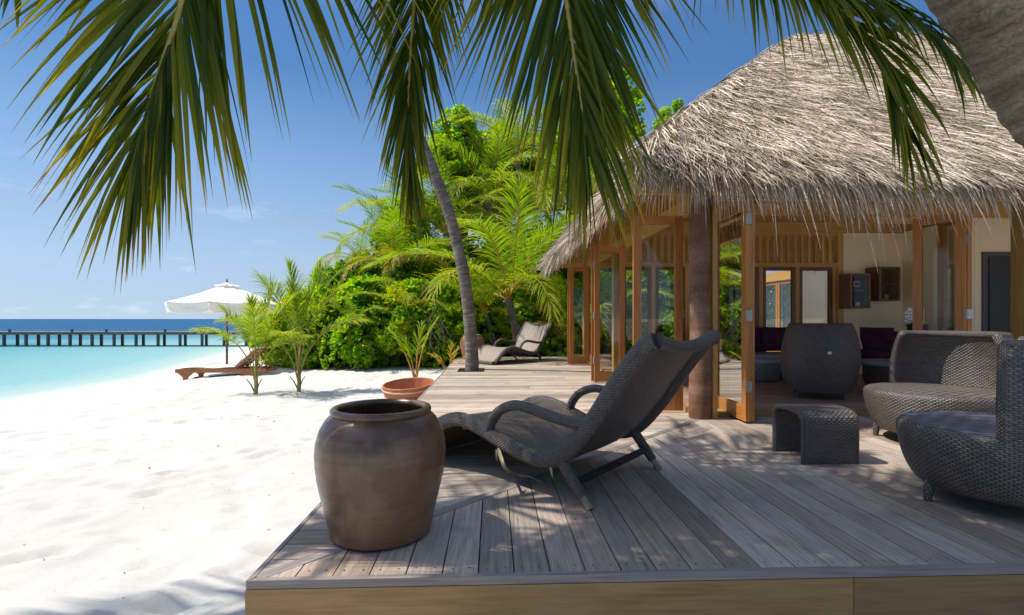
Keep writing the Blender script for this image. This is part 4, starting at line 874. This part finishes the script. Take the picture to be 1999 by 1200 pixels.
# the leaning palm whose fronds hang into the view
crown = cw(-.10, 1.62, 4.45)
big = thing('palm_tree', 'thick rough trunked leaning palm overhead with long fronds hanging down in front', 'palm tree', cw(4.3, 1.25, -.3))
trunk([cw(4.3, 1.25, -.32), cw(3.55, 2.0, .75), cw(2.735, 2.40, 1.92), cw(2.255, 2.40, 2.62), cw(1.45, 2.2, 3.35), cw(.5, 1.8, 4.05), crown], .235, .17, 'nearbark', big, nseg=36, rings=70)
def hang(P, N0, **kw):
    mb = MB(); mr = MB(); frond(mb, mr, P, N0, **kw); o = mb.build('frond', M['nearfrond'], big); mr.build('leaf_stalk', M['rachis'], o, smooth=True)
K = crown
hang([K, cw(-.75, 1.8, 4.35), A(455, -330, 2.0), A(385, -130, 2.06), A(352, 20, 2.10), A(318, 120, 2.14), A(288, 215, 2.18), A(264, 300, 2.2)], (CA * .12, -1, .15), n=138, L=1.18, w=.034, seg_=9, droop=.5, ang=(80, 9), t0=.30, rach=.026, vl=.05, tl=.28, tint=(.10, .40), tipc=.45, prof=(.95, 1, .50), miss=.05)
hang([K, cw(-.35, 2.2, 4.5), A(838, -380, 2.55), A(818, -140, 2.68), A(806, 40, 2.75), A(798, 170, 2.8), A(797, 275, 2.85), A(802, 350, 2.88)], (.1, -1, .1), n=150, L=.76, w=.027, seg_=8, droop=.8, ang=(52, 7), t0=.26, rach=.022, vl=.1, tint=(.18, .50), tipc=.40, prof=(.8, 1, .5), miss=.06)
hang([K, cw(.05, 2.0, 4.35), A(1078, -360, 2.15), A(1094, -120, 2.22), A(1108, 20, 2.28), A(1122, 120, 2.33), A(1136, 215, 2.37), A(1146, 285, 2.4)], (-.12, -1, .1), n=165, L=1.0, w=.031, seg_=9, droop=.65, ang=(66, 10), t0=.26, rach=.024, tl=.12, vl=.08, tint=(.14, .46), tipc=.45, prof=(.8, 1, .55), miss=.05)
hang([K, cw(.45, 2.1, 4.3), A(1350, -330, 2.35), A(1480, -130, 2.40), A(1590, -20, 2.45), A(1672, 48, 2.5), A(1720, 115, 2.53), A(1750, 200, 2.56), A(1768, 265, 2.6)], (-.1, -1, .25), n=120, L=.72, w=.032, seg_=8, droop=1.3, ang=(62, 8), t0=.27, rach=.022, vl=.1, tint=(.22, .52), tipc=.38, prof=(.8, 1, .6), miss=.07)
hang([K, cw(.5, 1.9, 4.25), A(1330, -290, 2.2), A(1460, -120, 2.24), A(1580, -48, 2.28), A(1690, -8, 2.32), A(1780, 40, 2.36), A(1836, 92, 2.4), A(1858, 130, 2.42)], (-.1, -1, .5), n=110, L=.50, w=.030, seg_=8, droop=2.0, ang=(62, 10), t0=.27, rach=.022, vl=.1, tint=(.12, .46), tipc=.42, prof=(.8, 1, .6), miss=.07)
hang([K, cw(-1.2, 1.7, 4.3), cw(-1.9, 1.8, 3.75), A(95, -230, 2.05), A(60, -120, 2.1), A(38, -40, 2.12)], (.2, -1, .2), n=46, L=.50, w=.04, seg_=7, droop=1.3, ang=(60, 12), t0=.3, rach=.02, vl=.1, tint=(.12, .42), tipc=.35, miss=.1)
def gfrond_mesh(nm, Ln, up, dr, n=46, L=.8, w=.05, mat='nearfrond', droop=.8, seg_=4, tint=(.15, .5), ang=(70, 22), rach=.02, smat='rachis', tipc=.35, vl=.25, t0=.14):
    k = np.linspace(0, 1, 14); th = np.radians(up - dr * k ** 1.25); x = np.concatenate([[0], np.cumsum(np.cos(th[:-1]))]) / 13 * Ln; z = np.concatenate([[0], np.cumsum(np.sin(th[:-1]))]) / 13 * Ln; y = .05 * Ln * k ** 2 * rng.normal()
    mb = MB(); mr = MB(); frond(mb, mr, np.stack([x, y, z], 1), (0, .0, 1.0), n=n, L=L, w=w, droop=droop, seg_=seg_, tint=tint, ang=ang, rach=rach, tipc=tipc, vl=vl, t0=t0)
    a = mb.mesh(nm); a.materials.append(M[mat]); b = mr.mesh('leaf_stalk', True); b.materials.append(M[smat]); return a, b
def put_frond(meshes, parent, loc, yaw, pitch=0, s=1.0, roll=0.0):
    o = link('frond', meshes[0], parent); o.location = tuple(loc); o.rotation_euler = (roll, -pitch, yaw); o.scale = (s, s, s); b = link('leaf_stalk', meshes[1], o); return o
OV = [gfrond_mesh('frond', 3.3, 24, 62, 58, .78, .05), gfrond_mesh('frond', 3.3, 38, 74, 58, .78, .05)]
bl = parent_world(big)
for k, (az, v, s) in enumerate([(15, 1, .95), (50, 1, .62), (112, 1, .62), (138, 1, .75), (165, 0, .9), (195, 0, 1), (225, 0, 1), (255, 1, .9), (290, 0, .9), (320, 0, 1.0), (350, 0, 1), (182, 1, .95), (150, 1, .7), (172, 1, .75), (335, 1, .9), (5, 1, .8), (210, 1, .9), (305, 1, .9), (190, 1, .7), (28, 1, .55), (158, 1, .55)]):
    put_frond(OV[v], big, np.array(crown) - np.array(bl), R(az), R(12 if 20 < az < 170 else 0), s, rng.normal(0, .15))
# a second palm just outside the view on the beach side, whose crown shades the planks
c2 = cw(-3.35, 2.75, 4.95)
pal2 = thing('palm_tree', 'tall palm on the sand beside the deck corner, its crown shading the planks', 'palm tree', cw(-4.3, .6, -.3))
trunk([cw(-4.3, .6, -.35), cw(-4.25, 1.1, 1.4), cw(-3.9, 1.9, 3.3), c2], .17, .12, 'bark', pal2)
b2 = np.array(parent_world(pal2))
for k, (az, v, s) in enumerate([(8, 1, 1.0), (30, 1, 1.0), (352, 1, 1.02), (330, 0, 1.0), (60, 1, .85), (95, 1, .7), (130, 1, .7), (245, 0, .7), (275, 0, .8), (300, 0, .9), (315, 0, 1.0), (18, 1, .75), (342, 1, .7), (45, 1, .6), (190, 1, .98), (0, 0, .9), (348, 0, .8), (24, 0, .9), (337, 1, .95), (12, 0, .7), (322, 1, .85), (3, 1, .6)]):
    put_frond(OV[v], pal2, c2 - b2, R(az), R(9 if v else 4), s, rng.normal(0, .2))

# the slim palm growing up through the deck
tp = thing('palm_tree', 'slim grey trunked palm growing up through a hole in the deck', 'palm tree', (*A(921, 721, 9.85)[:2], 0))
trunk([A(921, 735, 9.85), A(921, 690, 9.85), A(914, 600, 9.8), A(902, 520, 9.75), A(878, 420, 9.7), A(848, 340, 9.65), A(820, 270, 9.6), A(790, 190, 9.55), A(760, 90, 9.5), A(735, -60, 9.5), A(725, -200, 9.5)], .122, .085, 'bark', tp, flare=.15, rings=90)
SF = [gfrond_mesh('frond', 2.6, 45, 85, 44, .62, .045, 'frond', seg_=4), gfrond_mesh('frond', 2.6, 15, 70, 44, .62, .045, 'frond', seg_=4)]
ct = A(725, -205, 9.5) - np.array(parent_world(tp))
for k in range(13): put_frond(SF[k % 2], tp, ct, R(k * 137.5), R(10 if k % 3 else 40), rng.uniform(.85, 1.1))
mb = MB(); cx_, cy_ = A(921, 721, 9.85)[:2]
beam(mb, (cx_ - .26, cy_ - .26, -.02), (cx_ + .26, cy_ - .26, -.02), .02, .05); struct(mb.build('tree_pit_edge', M['dark_under']))

# background palms: two kinds of frond, long arching and short stiff
YB = [gfrond_mesh('frond', 3.0, 35, 115, 60, .85, .030, 'yellowleaf', tint=(.0, .7), seg_=5, smat='orangestem', droop=1.7)]
BF = [gfrond_mesh('frond', 3.2, 62, 80, 66, .88, .030, 'frond', tint=(.25, .6), seg_=5, smat='orangestem', droop=1.1), gfrond_mesh('frond', 3.2, 40, 100, 66, .88, .030, 'frond', tint=(.35, .75), seg_=5, droop=1.7, smat='orangestem'), gfrond_mesh('frond', 3.0, 72, 50, 66, .80, .030, 'frond', tint=(.2, .5), seg_=5, smat='orangestem', droop=.8)]
def palm(label, px, py, D, s, nf, yel=0, gold=0, lean=.3, z0=-.3, spread=(0, 35), group='coconut palms behind the deck', fr=BF):
    c = A(px, py, D); bx, by = c[0] + lean, c[1] + .2
    t = thing('palm_tree', label, 'palm tree', (bx, by, z0), 0, group)
    trunk([(bx, by, z0 - .1), (bx - lean * .2, by - .05, z0 + (c[2] - z0) * .5), tuple(c)], .15 * min(1, s + .1), .11 * min(1, s + .1), 'bark', t, rings=30)
    b = np.array(parent_world(t)); a0 = rng.uniform(0, 360)
    for k in range(nf): put_frond(fr[(k + yel) % len(fr)], t, c - b, R(a0 + k * 137.5), R(rng.uniform(-25, 22)), s * rng.uniform(.85, 1.12), rng.normal(0, .25))
    for k in range(gold): put_frond(YB[0], t, c - b, R(150 + 63 * k), R(rng.uniform(-20, 5)), s * rng.uniform(.8, 1.05), rng.normal(0, .3))
    return t
palm('palm with orange leaf stalks rising behind the far chaise', 992, 585, 14.2, 1.25, 16)
palm('yellowing palm whose low fronds arch over the leafy bushes', 772, 520, 15.6, .85, 11, 1, 5)
palm('palm with a frond reaching out against the sky at the edge of the grove', 792, 455, 17.5, .95, 12, 1)
palm('dense palm standing behind the slim grey trunk', 870, 455, 17.0, 1.0, 14, 0)
palm('palm crown in the middle of the green thicket', 955, 400, 17.2, 1.0, 14, 2)
palm('bright palm crown leaning toward the thatch edge', 1070, 420, 16.8, 1.0, 14, 1, 2)
palm('high palm showing between the hanging fronds', 1010, 310, 18.5, 1.0, 14, 0)
palm('palm behind the villa eave with golden fronds', 1130, 380, 17.5, 1.0, 13, 1, 4)
palm('low feathery palm beside the last glass door', 1092, 640, 14.6, .55, 10, 1, 3, .05)
palm('low palm seen through the open doors', 1185, 610, 15.2, .7, 11, 0, 0, .05)
palm('pale palm behind the bushes beside the beach', 705, 520, 17.5, .62, 10, 1, 2, .1)

# broad leaved bushes and trees
def leafquads(mb, p, d, n, ln, wr, t):
    d = nrm(d); S = nrm(np.cross(d, n)); N = np.cross(S, d); m = len(p); ln = ln[:, None]; w = ln * wr
    tip = p + d * ln - N * ln * .12; l1 = p + d * ln * .38 - S * w * .36 + N * w * .14; l2 = p + d * ln * .76 - S * w * .46 + N * w * .10; r1 = p + d * ln * .38 + S * w * .36 + N * w * .14; r2 = p + d * ln * .76 + S * w * .46 + N * w * .10
    V = np.stack([p, l1, l2, tip, r2, r1], 1).reshape(-1, 3); b = (np.arange(m) * 6)[:, None]
    mb.add(V, np.vstack([b + np.array([[0, 1, 2, 3]])[:, ::-1], b + np.array([[0, 3, 4, 5]])[:, ::-1]]), None, np.repeat(t, 6))
def foliage(seed, rx, ry, rz, nb, nr, leaf=.11, per=8, z0=.0, br=(.28, .5), tint=(.25, .75), wr=.5, low=.0):
    r = np.random.default_rng(seed); mb = MB(); th = r.uniform(0, 2 * np.pi, nb); cz = r.uniform(low, 1, nb); rad = np.sqrt(r.uniform(.05, 1, nb)) * np.sqrt(np.clip(1 - (cz * .92) ** 2, 0, 1))
    cen = np.stack([rx * rad * np.cos(th), ry * rad * np.sin(th), z0 + rz * cz], 1); brd = r.uniform(*br, nb) * min(rx, ry, rz) * .8; btint = r.normal(0, .12, nb)
    k = r.integers(0, nb, nr); u = nrm(r.normal(size=(nr, 3)) + np.array([0, 0, .25])); ax = nrm(u + nrm(cen[k] - np.array([0, 0, z0])) * .4 + np.array([0, 0, .55]))
    p = cen[k] + u * (brd[k] * r.uniform(.72, 1.06, nr))[:, None]; p[:, 2] = np.maximum(p[:, 2], .05 + .05 * r.random(nr))
    e1 = nrm(np.cross(ax, np.array([.31, .87, .2]))); e2 = np.cross(ax, e1); tb = r.uniform(*tint, nr) + btint[k]
    for q in range(per):
        a = 2 * np.pi * (q / per) * 2.618 + r.uniform(0, .8, nr); el = np.radians(r.uniform(15, 75, nr)) ; out = e1 * np.cos(a)[:, None] + e2 * np.sin(a)[:, None]
        d = out * np.cos(el)[:, None] + ax * np.sin(el)[:, None]; n = nrm(ax - out * .3 + r.normal(0, .25, (nr, 3)))
        leafquads(mb, p + ax * (.02 * q / per), d, n, leaf * r.uniform(.7, 1.2, nr), wr, np.clip(tb + r.normal(0, .1, nr) + (r.random(nr) < .025) * .4, 0, .99))
    return mb, cen, brd
SH = []
for i, (rx, ry, rz, nb, nr) in enumerate([(1.15, 1.0, 1.75, 30, 1500), (1.25, 1.05, 1.6, 30, 1500), (1.05, 1.0, 1.95, 30, 1500), (1.2, 1.1, 2.4, 36, 1700)]):
    mb, cen, brd = foliage(100 + i, rx, ry, rz, nb, nr, [.12, .16, .19, .14][i], [9, 8, 7, 8][i], .15, (.22, .55), [(.15, .7), (.3, .85), (.2, .6), (.1, .6)][i], [.5, .5, .56, .42][i]); a = mb.mesh('foliage'); a.materials.append(M['leaf']); stems = []
    r = np.random.default_rng(i); mb = MB()
    for k in range(16):
        c = cen[k]; b = np.array([r.normal(0, .15), r.normal(0, .15), -.25]); sweep(mb, cr([b, b * .4 + c * .45 + r.normal(0, .07, 3), c], 5), np.linspace(.022, .008, 11), 6)
    s_ = mb.mesh('stems', True); s_.materials.append(M['twig']); SH.append((a, s_))
def shrub(label, px, D, h, v, w=1.0, z0=-.3, group='sea lettuce bushes along the sand'):
    c = A(px, 622, D); t = thing('shrub', label, 'shrub', (c[0], c[1], z0), rng.uniform(0, 6.28), group)
    zs = h / (1.05 * [1.75, 1.6, 1.95, 2.4][v] + .35); a = link('foliage', SH[v][0], t); b = link('stem', SH[v][1], t); a.scale = b.scale = (w, w, zs); return t
lab1 = 'bright green broad leaved bush in the front of the thicket behind the sand'
for px, D, h, v, w, lb in [(552, 15.6, 1.75, 0, .8, 'low leafy bush at the beach end of the thicket, behind the young palms'), (596, 14.5, 2.0, 1, .85, 'rounded leafy bush right behind the taller young palm'), (648, 13.9, 2.25, 0, .9, lab1), (705, 13.6, 2.35, 2, .95, lab1), (762, 13.7, 2.2, 1, .95, lab1), (815, 13.9, 2.3, 2, .9, lab1), (868, 14.0, 2.35, 0, .9, 'leafy bush directly behind the reddish jar and small yellow plant'),
                           (925, 15.2, 2.3, 1, 1, 'shaded leafy bush behind the grey trunk'), (985, 15.7, 2.3, 0, 1, 'leafy bush behind the far chaise'), (1050, 15.6, 2.2, 2, 1, 'leafy bush between the far chaise and the last door'), (1110, 16.0, 2.6, 1, 1.1, 'bush seen through the last glass door'), (1190, 16, 2.8, 3, 1.1, 'bush seen through the open side of the villa'), (1275, 16, 3.0, 2, 1.2, 'tall bush seen through the nearest side door'), (1345, 16.5, 3.0, 3, 1.2, 'bush behind the villa near the log post')]:
    shrub(lb, px, D, h, v, w)
lab2 = 'taller bush in the back row of the thicket'
for px, D, h, v, w in [(655, 16.2, 2.9, 3, 1.0), (715, 16.4, 3.4, 3, 1.0), (780, 16.4, 3.6, 3, 1.1), (845, 16.8, 3.9, 3, 1.1), (915, 17.6, 4.2, 3, 1.2), (985, 18, 4.6, 3, 1.3), (1060, 18, 4.6, 3, 1.3), (1140, 18, 4.6, 3, 1.3), (1220, 18, 4.6, 3, 1.3), (1310, 18, 4.6, 3, 1.3), (610, 17.5, 2.1, 1, .9)]:
    shrub(lab2, px, D, h, v, w, group='back row of bushes')
TR = []
for i in range(3):
    mb, cen, brd = foliage(200 + i, 1.5, 1.4, 2.6, 40, 1500, .17, 7, .0, (.22, .42), (.2, .65), .58, -.2); a = mb.mesh('crown'); a.materials.append(M['leaf']); mb = MB(); r = np.random.default_rng(30 + i)
    for k in range(22):
        c = cen[k]; b = np.array([0, 0, -.9 + .8 * r.random()]); sweep(mb, cr([b, b * .5 + c * .45 + r.normal(0, .1, 3), c], 5), np.linspace(.05, .012, 11), 6)
    s_ = mb.mesh('limbs', True); s_.materials.append(M['twig']); TR.append((a, s_))
def tree(label, px, py, D, v, s=1.0, sz=1.0, z0=-.3):
    c = A(px, py, D); t = thing('tree', label, 'tree', (c[0], c[1], z0), 0, 'broad leaved trees in the grove'); h = c[2] - z0
    trunk([(c[0], c[1], z0 - .1), (c[0] + .15, c[1], z0 + h * .5), (c[0], c[1], c[2] - .5)], .14, .07, 'twig', t, rings=20)
    q = rng.uniform(0, 6.28)
    for nm, me in (('crown', TR[v][0]), ('limb', TR[v][1])): o = link(nm, me, t); o.location = (0, 0, h); o.rotation_euler = (0, 0, q); o.scale = (s, s, s * sz)
tree('broad leaved tree with a thin top shoot rising right of the hanging frond', 893, 345, 17.8, 0, .75, 1.1)
tree('leafy tree filling the thicket above the slim trunk', 905, 440, 19, 1, 1.1)
tree('leafy tree in the middle of the grove, behind the palms', 985, 405, 20, 2, 1.15)
tree('leafy tree near the thatched eave', 1120, 395, 20, 0, 1.15)
tree('tall leafy tree behind the hanging frond and roof corner', 1195, 285, 20, 1, .95)
tree('tree whose shoots peek over the left roof slope', 1312, 268, 21, 2, .55)
tree('tree whose tip shows above the roof peak', 1553, 205, 23, 0, .95)
tree('leafy tree low behind the bushes near the sky', 800, 490, 18.5, 2, .85)

palm('low young palm sprouting out of the front bushes', 690, 640, 12.9, .42, 8, 1)
palm('feathery young palm between the bushes and the dead branches', 790, 610, 13.2, .50, 8, 0)
palm('small palm leaning out of the bushes near the taller young palm', 622, 610, 14.0, .50, 8, 1)
palm('slender palm standing in shade between trunk and far chaise', 945, 610, 14.3, .55, 9, 0)
# bare grey twigs in front of the bushes
t = thing('dead_branch', 'tangle of bare grey branches in front of the green bushes', 'dead branch', A(855, 700, 12.9))
for k in range(9):
    a = A(858 + 4 * k - 10, 690 - 4 * k, 12.9); b = A(846 + rng.uniform(-16, 22), 590 + rng.uniform(-8, 40), 12.75 + rng.uniform(-.1, .1)); mb = MB(); sweep(mb, cr([a, (a + b) / 2 + rng.normal(0, .08, 3), b], 6), np.linspace(.022, .010, 13), 6); mb.build('branch', M['twig'], t, smooth=True)

# young palms on the sand
YF = [gfrond_mesh('frond', 1.55, 84, 48, 54, .46, .018, 'frond', seg_=5, tint=(.35, .7), rach=.013, tipc=.25, droop=1.0, t0=.52), gfrond_mesh('frond', 1.55, 74, 92, 54, .46, .018, 'frond', seg_=5, tint=(.35, .72), rach=.013, tipc=.25, droop=1.3, t0=.52), gfrond_mesh('frond', 1.6, 89, 22, 54, .40, .018, 'frond', seg_=5, tint=(.3, .6), rach=.013, tipc=.2, ang=(52, 12), t0=.55)]
def young(label, px, py, az, s, z=None):
    c = G(px, py, -.3); z = float(sandz(c[0], c[1])); t = thing('young_palm', label, 'young palm', (c[0], c[1], z), 0, 'young palms on the beach')
    trunk([(c[0], c[1], z - .05), (c[0] + .01, c[1], z + .22 * s), (c[0], c[1], z + .5 * s)], .036 * s, .022 * s, 'rachis', t, rings=6)
    for v, yaw, p, q in az: put_frond(YF[v], t, (0, 0, .12), R(yaw), R(p), s * q, 0)
    mb = MB()
    for dx_ in (-.14, .12): sweep(mb, cr([(c[0], c[1], z + .02), (c[0] + dx_ * .5, c[1] - .02, z + .18), (c[0] + dx_, c[1] - .03, z + .28)], 5), np.linspace(.013, .006, 11), 6)
    mb.build('dead_sheath', M['twig'], t, smooth=True); return t
young('smaller young palm on the sand, in front of the wooden lounger', 499, 771, [(2, 60, 0, 1.05), (1, 178, 8, 1.0), (0, 10, 4, 1.08), (1, 350, 6, .92), (0, 190, 4, .95), (0, 300, 4, .95), (2, 150, 2, .95)], 1.0)
young('taller young palm on the sand, left of the leafy bushes', 583, 765, [(2, 175, 4, 1.26), (2, 15, 0, 1.28), (0, 172, 4, 1.28), (1, 185, 6, 1.15), (1, 0, 8, 1.1), (0, 12, 4, 1.12), (1, 280, 6, .95), (2, 265, 4, 1.05)], 1.05)
def seedling(label, px, py, D, h, mat, fr, z=-.3):
    c = A(px, py, D); t = thing('palm_seedling', label, 'palm seedling', (c[0], c[1], z), 0)
    for az, up, ln, n in fr:
        k = np.linspace(0, 1, 12); th = np.radians(up - 75 * k ** 1.6 * (1 - up / 130)); x = np.concatenate([[0], np.cumsum(np.cos(th[:-1]))]) / 11 * ln * h; zz_ = np.concatenate([[0], np.cumsum(np.sin(th[:-1]))]) / 11 * ln * h; a = R(az)
        P = np.stack([x * math.cos(a), x * math.sin(a), zz_], 1) + [c[0], c[1], z]; mb = MB(); mr = MB(); sd = np.array([-math.sin(a), math.cos(a), 0]); Nn = np.cross(sd, nrm(P[6] - P[3])); frond(mb, mr, P, -Nn, n=n, L=.30 * h, w=.026 * h, seg_=4, droop=.8, ang=(36, 8), t0=.45, rach=.016 * h, tint=(.3, .6), tipc=.25, vl=.1); o = mb.build('frond', M[mat], t); mr.build('leaf_stalk', M['orangestem'], o, smooth=True)
    return t
seedling('small green palm seedling behind the terracotta tub', 812, 732, 9.9, 1.2, 'frond', [(75, 86, 1.0, 16), (172, 74, 1.0, 16), (5, 82, 1.1, 16), (150, 80, .8, 14)])
seedling('bright yellow palm seedling beside the deck edge', 878, 715, 11.2, .75, 'yellowleaf', [(80, 84, 1.0, 12), (165, 60, .95, 12), (5, 62, .95, 12), (200, 70, .8, 12), (40, 80, .9, 12)])

# terracotta tub sunk askew in the sand
c = A(803, 745, 8.35); t = thing('planter_tub', 'wide orange wooden tub tilted in the sand beside the deck', 'tub', (c[0] - .02, c[1], -.43)); t.rotation_euler = (R(6), R(-3), 0); t.scale = (1, 1, .9)
mb = MB(); lathe(mb, [(0, .02), (.36, .02), (.375, .06), (.425, .34), (.43, .40), (.424, .408), (.405, .408), (.40, .39), (.365, .12), (0, .10)], 56, rfun=lambda a, z: 1 + .006 * np.sign(np.sin(a * 14))); mb.build('body', M['tub'], t, world=False)
mb = MB(); lathe(mb, [(.412, .318), (.433, .318), (.438, .345), (.414, .345)], 56); mb.build('band', M['tubband'], t, smooth=True, world=False)

# ------------------------------------------------------------------ the beach: parasol, lounger, jetty
pc = A(443, 622, 13.0); pz = float(sandz(pc[0], pc[1]))
t = thing('parasol', 'white canvas parasol with a drooping valance and dark pole on the beach', 'parasol', (pc[0], pc[1], pz))
HZ, AZ, HR = 1.41 - pz, 1.91 - pz, 1.42
mb = MB(); sweep(mb, [(0, 0, -.2), (.0, 0, 1.0), (0, 0, AZ - .03)], .026, 12); mb.build('pole', M['darkwood'], t, smooth=True, world=False)
NS = 8; aa = np.linspace(0, 2 * np.pi, NS + 1) + R(12)
def canopy(r0, z0_, r1, z1_, nr_=8, na=8, sag=.05):
    mb = MB()
    for i in range(NS):
        k = np.linspace(0, 1, nr_); q = np.linspace(0, 1, na); c0 = np.array([math.cos(aa[i]), math.sin(aa[i])]); c1 = np.array([math.cos(aa[i + 1]), math.sin(aa[i + 1])])
        r = r0 + (r1 - r0) * k; zz_ = z0_ + (z1_ - z0_) * k; xy = (c0[None] * (1 - q)[:, None] + c1[None] * q[:, None])[None] * r[:, None, None]; z = zz_[:, None] - sag * (np.sin(np.pi * q)[None] * (k ** 1.2)[:, None]) - .03 * np.sin(np.pi * k)[:, None]
        P = np.concatenate([xy, np.broadcast_to(z, xy.shape[:2])[..., None]], -1); idx = np.arange(nr_ * na).reshape(nr_, na); mb.add(P, np.stack([idx[:-1, :-1], idx[1:, :-1], idx[1:, 1:], idx[:-1, 1:]], -1).reshape(-1, 4))
    return mb
canopy(.16, AZ - .06, HR, HZ, sag=.04).build('canopy', M['canvas'], t, smooth=False, world=False)
canopy(.0, AZ + .05, .30, AZ - .04, 5, 6, .02).build('vent_cap', M['canvas'], t, smooth=False, world=False)
mb = MB()
for i in range(NS):
    q = np.linspace(.012, .988, 14); c0 = np.array([math.cos(aa[i]), math.sin(aa[i])]) * HR; c1 = np.array([math.cos(aa[i + 1]), math.sin(aa[i + 1])]) * HR; xy = c0[None] * (1 - q)[:, None] + c1[None] * q[:, None]; top = HZ - .04 * np.sin(np.pi * q); cut = .05 * np.exp(-(np.minimum(q, 1 - q) / .03) ** 2)
    rows = [np.concatenate([xy * (1 - .01 * j + .010 * math.sin(j * 2.0) * np.sin(q * 9)[:, None]), (top - (.235 - cut) * j / 3)[:, None]], 1) for j in range(4)]; P = np.array(rows); idx = np.arange(4 * 14).reshape(4, 14); mb.add(P, np.stack([idx[:-1, :-1], idx[1:, :-1], idx[1:, 1:], idx[:-1, 1:]], -1).reshape(-1, 4))
mb.build('valance', M['canvas'], t, world=False)
for i in range(NS):
    mb = MB(); beam(mb, (.03 * math.cos(aa[i]), .03 * math.sin(aa[i]), AZ - .11), (HR * .985 * math.cos(aa[i]), HR * .985 * math.sin(aa[i]), HZ - .025), .016, .02); mb.build('rib', M['darkwood'], t, world=False)
mb = MB(); lathe(mb, [(0, AZ + .13), (.012, AZ + .11), (.022, AZ + .07), (.03, AZ + .045), (0, AZ + .04)][::-1], 12); mb.build('finial', M['darkwood'], t, smooth=True, world=False)
mb = MB(); lathe(mb, [(.03, HZ - .02), (.05, HZ - .02), (.05, HZ + .05), (.03, HZ + .05)], 14); mb.build('runner', M['darkwood'], t, smooth=True, world=False)

lf = cw(-7.62, 11.35, 0); lz = float(sandz(lf[0], lf[1])) 
t = thing('beach_lounger', 'orange wooden sun lounger with raised back and pale mattress under the parasol', 'sun lounger', (lf[0], lf[1], lz), -YAW + R(3))
LL, LW = 2.0, .66
for yq in (.02, LW - .02):
    mb = MB(); beam(mb, (0, yq, .235), (LL, yq, .235), .035, .085); mb.build('side_rail', M['lounger'], t, world=False)
for xq in (.22, 1.62):
    for yq in (.02, LW - .02): mb = MB(); prismv = [(xq - .05, .0), (xq + .05, .0), (xq + .055, .09), (xq + .17, .19), (xq - .17, .19), (xq - .055, .09)]; P0 = [(x_, yq - .016, z_) for x_, z_ in prismv]; P1 = [(x_, yq + .016, z_) for x_, z_ in prismv]; mb.add(P0, [list(range(6))]); mb.add(P1, [list(range(6))[::-1]]); [mb.add([P0[i], P0[(i + 1) % 6], P1[(i + 1) % 6], P1[i]], [[3, 2, 1, 0]], [[0, 0], [.1, 0], [.1, .03], [0, .03]]) for i in range(6)]; mb.build('leg', M['lounger'], t, world=False)
mb = MB(); beam(mb, (.02, .04, .22), (.02, LW - .04, .22), .03, .06); beam(mb, (LL - .02, .04, .22), (LL - .02, LW - .04, .22), .03, .06)
for k in range(11): beam(mb, (.07 + k * .112, .04, .268), (.07 + k * .112, LW - .04, .268), .075, .014, t=rng.random())
mb.build('slats', M['lounger'], t, world=False)
mb = MB(); a, b = np.array([1.30, 0, .28]), np.array([1.78, 0, .72])
for yq in (.065, LW - .065): beam(mb, a + [0, yq, 0], b + [0, yq, 0], .035, .05, up=(-.6, 0, .7))
for k in range(6): q = a + (b - a) * (k + .5) / 6; beam(mb, q + [0, .085, .01], q + [0, LW - .085, .01], .06, .014, up=(-.67, 0, .74), t=rng.random())
beam(mb, (1.62, .10, .60), (1.90, .10, .25), .025, .035); beam(mb, (1.62, LW - .10, .60), (1.90, LW - .10, .25), .025, .035); mb.build('backrest', M['lounger'], t, world=False)
mb = MB(); pillow(mb, (.66, LW / 2, .31), (1.26, LW - .06, .075), None, 14); mb.build('mattress', M['canvas'], t, smooth=True, world=False)
mb = MB(); dm = nrm(b - a); pillow(mb, (a + b) / 2 + np.array([-.035, LW / 2, .035]), (.66, LW - .06, .07), np.stack([dm, [0, 1, 0], np.cross(dm, [0, 1, 0])], 1), 14); mb.build('back_mattress', M['canvas'], t, smooth=True, world=False)

j0, j1 = cw(-34, 28.9, 0), cw(-12.2, 28.9, 0)
jt = thing('jetty', 'long wooden jetty on dark piles crossing the turquoise lagoon', 'jetty', (j0[0], j0[1], -.6))
mb = MB(); beam(mb, j0 + [0, .7, .215], j1 + [0, .7, .215], 1.6, .05, t=.5); mb.build('walkway', M['jetty'], jt)
mb = MB(); beam(mb, j0 + [0, -.02, .155], j1 + [0, -.02, .155], .09, .14, t=.5); beam(mb, j0 + [0, 1.42, .155], j1 + [0, 1.42, .155], .09, .14, t=.5); mb.build('bearer', M['jetty'], jt)
mb = MB(); beam(mb, j0 + [0, .0, -.55], j1 + [0, .0, -.55], .06, .05, t=.5); mb.build('tie_rail', M['pile'], jt)
for row, dy in ((0, 0.0), (1, 1.40)):
    for k in range(17):
        xk = j1[0] - .6 - k * 1.268 - row * .55; yk = j1[1] + (j1[0] - xk) * SA + dy; mb = MB(); beam(mb, (xk, yk + .06, -1.9), (xk, yk + .06, .085), .115, .115, up=(0, 1, 0), t=rng.random()); mb.build('post', M['pile'], jt)
for px in (17, 139, 206, 321, 391): q = A(px, 640, 28.85); mb = MB(); beam(mb, (q[0], q[1] + .06, .24), (q[0], q[1] + .06, .40), .09, .09, up=(0, 1, 0)); mb.build('bollard', M['pile'], jt)
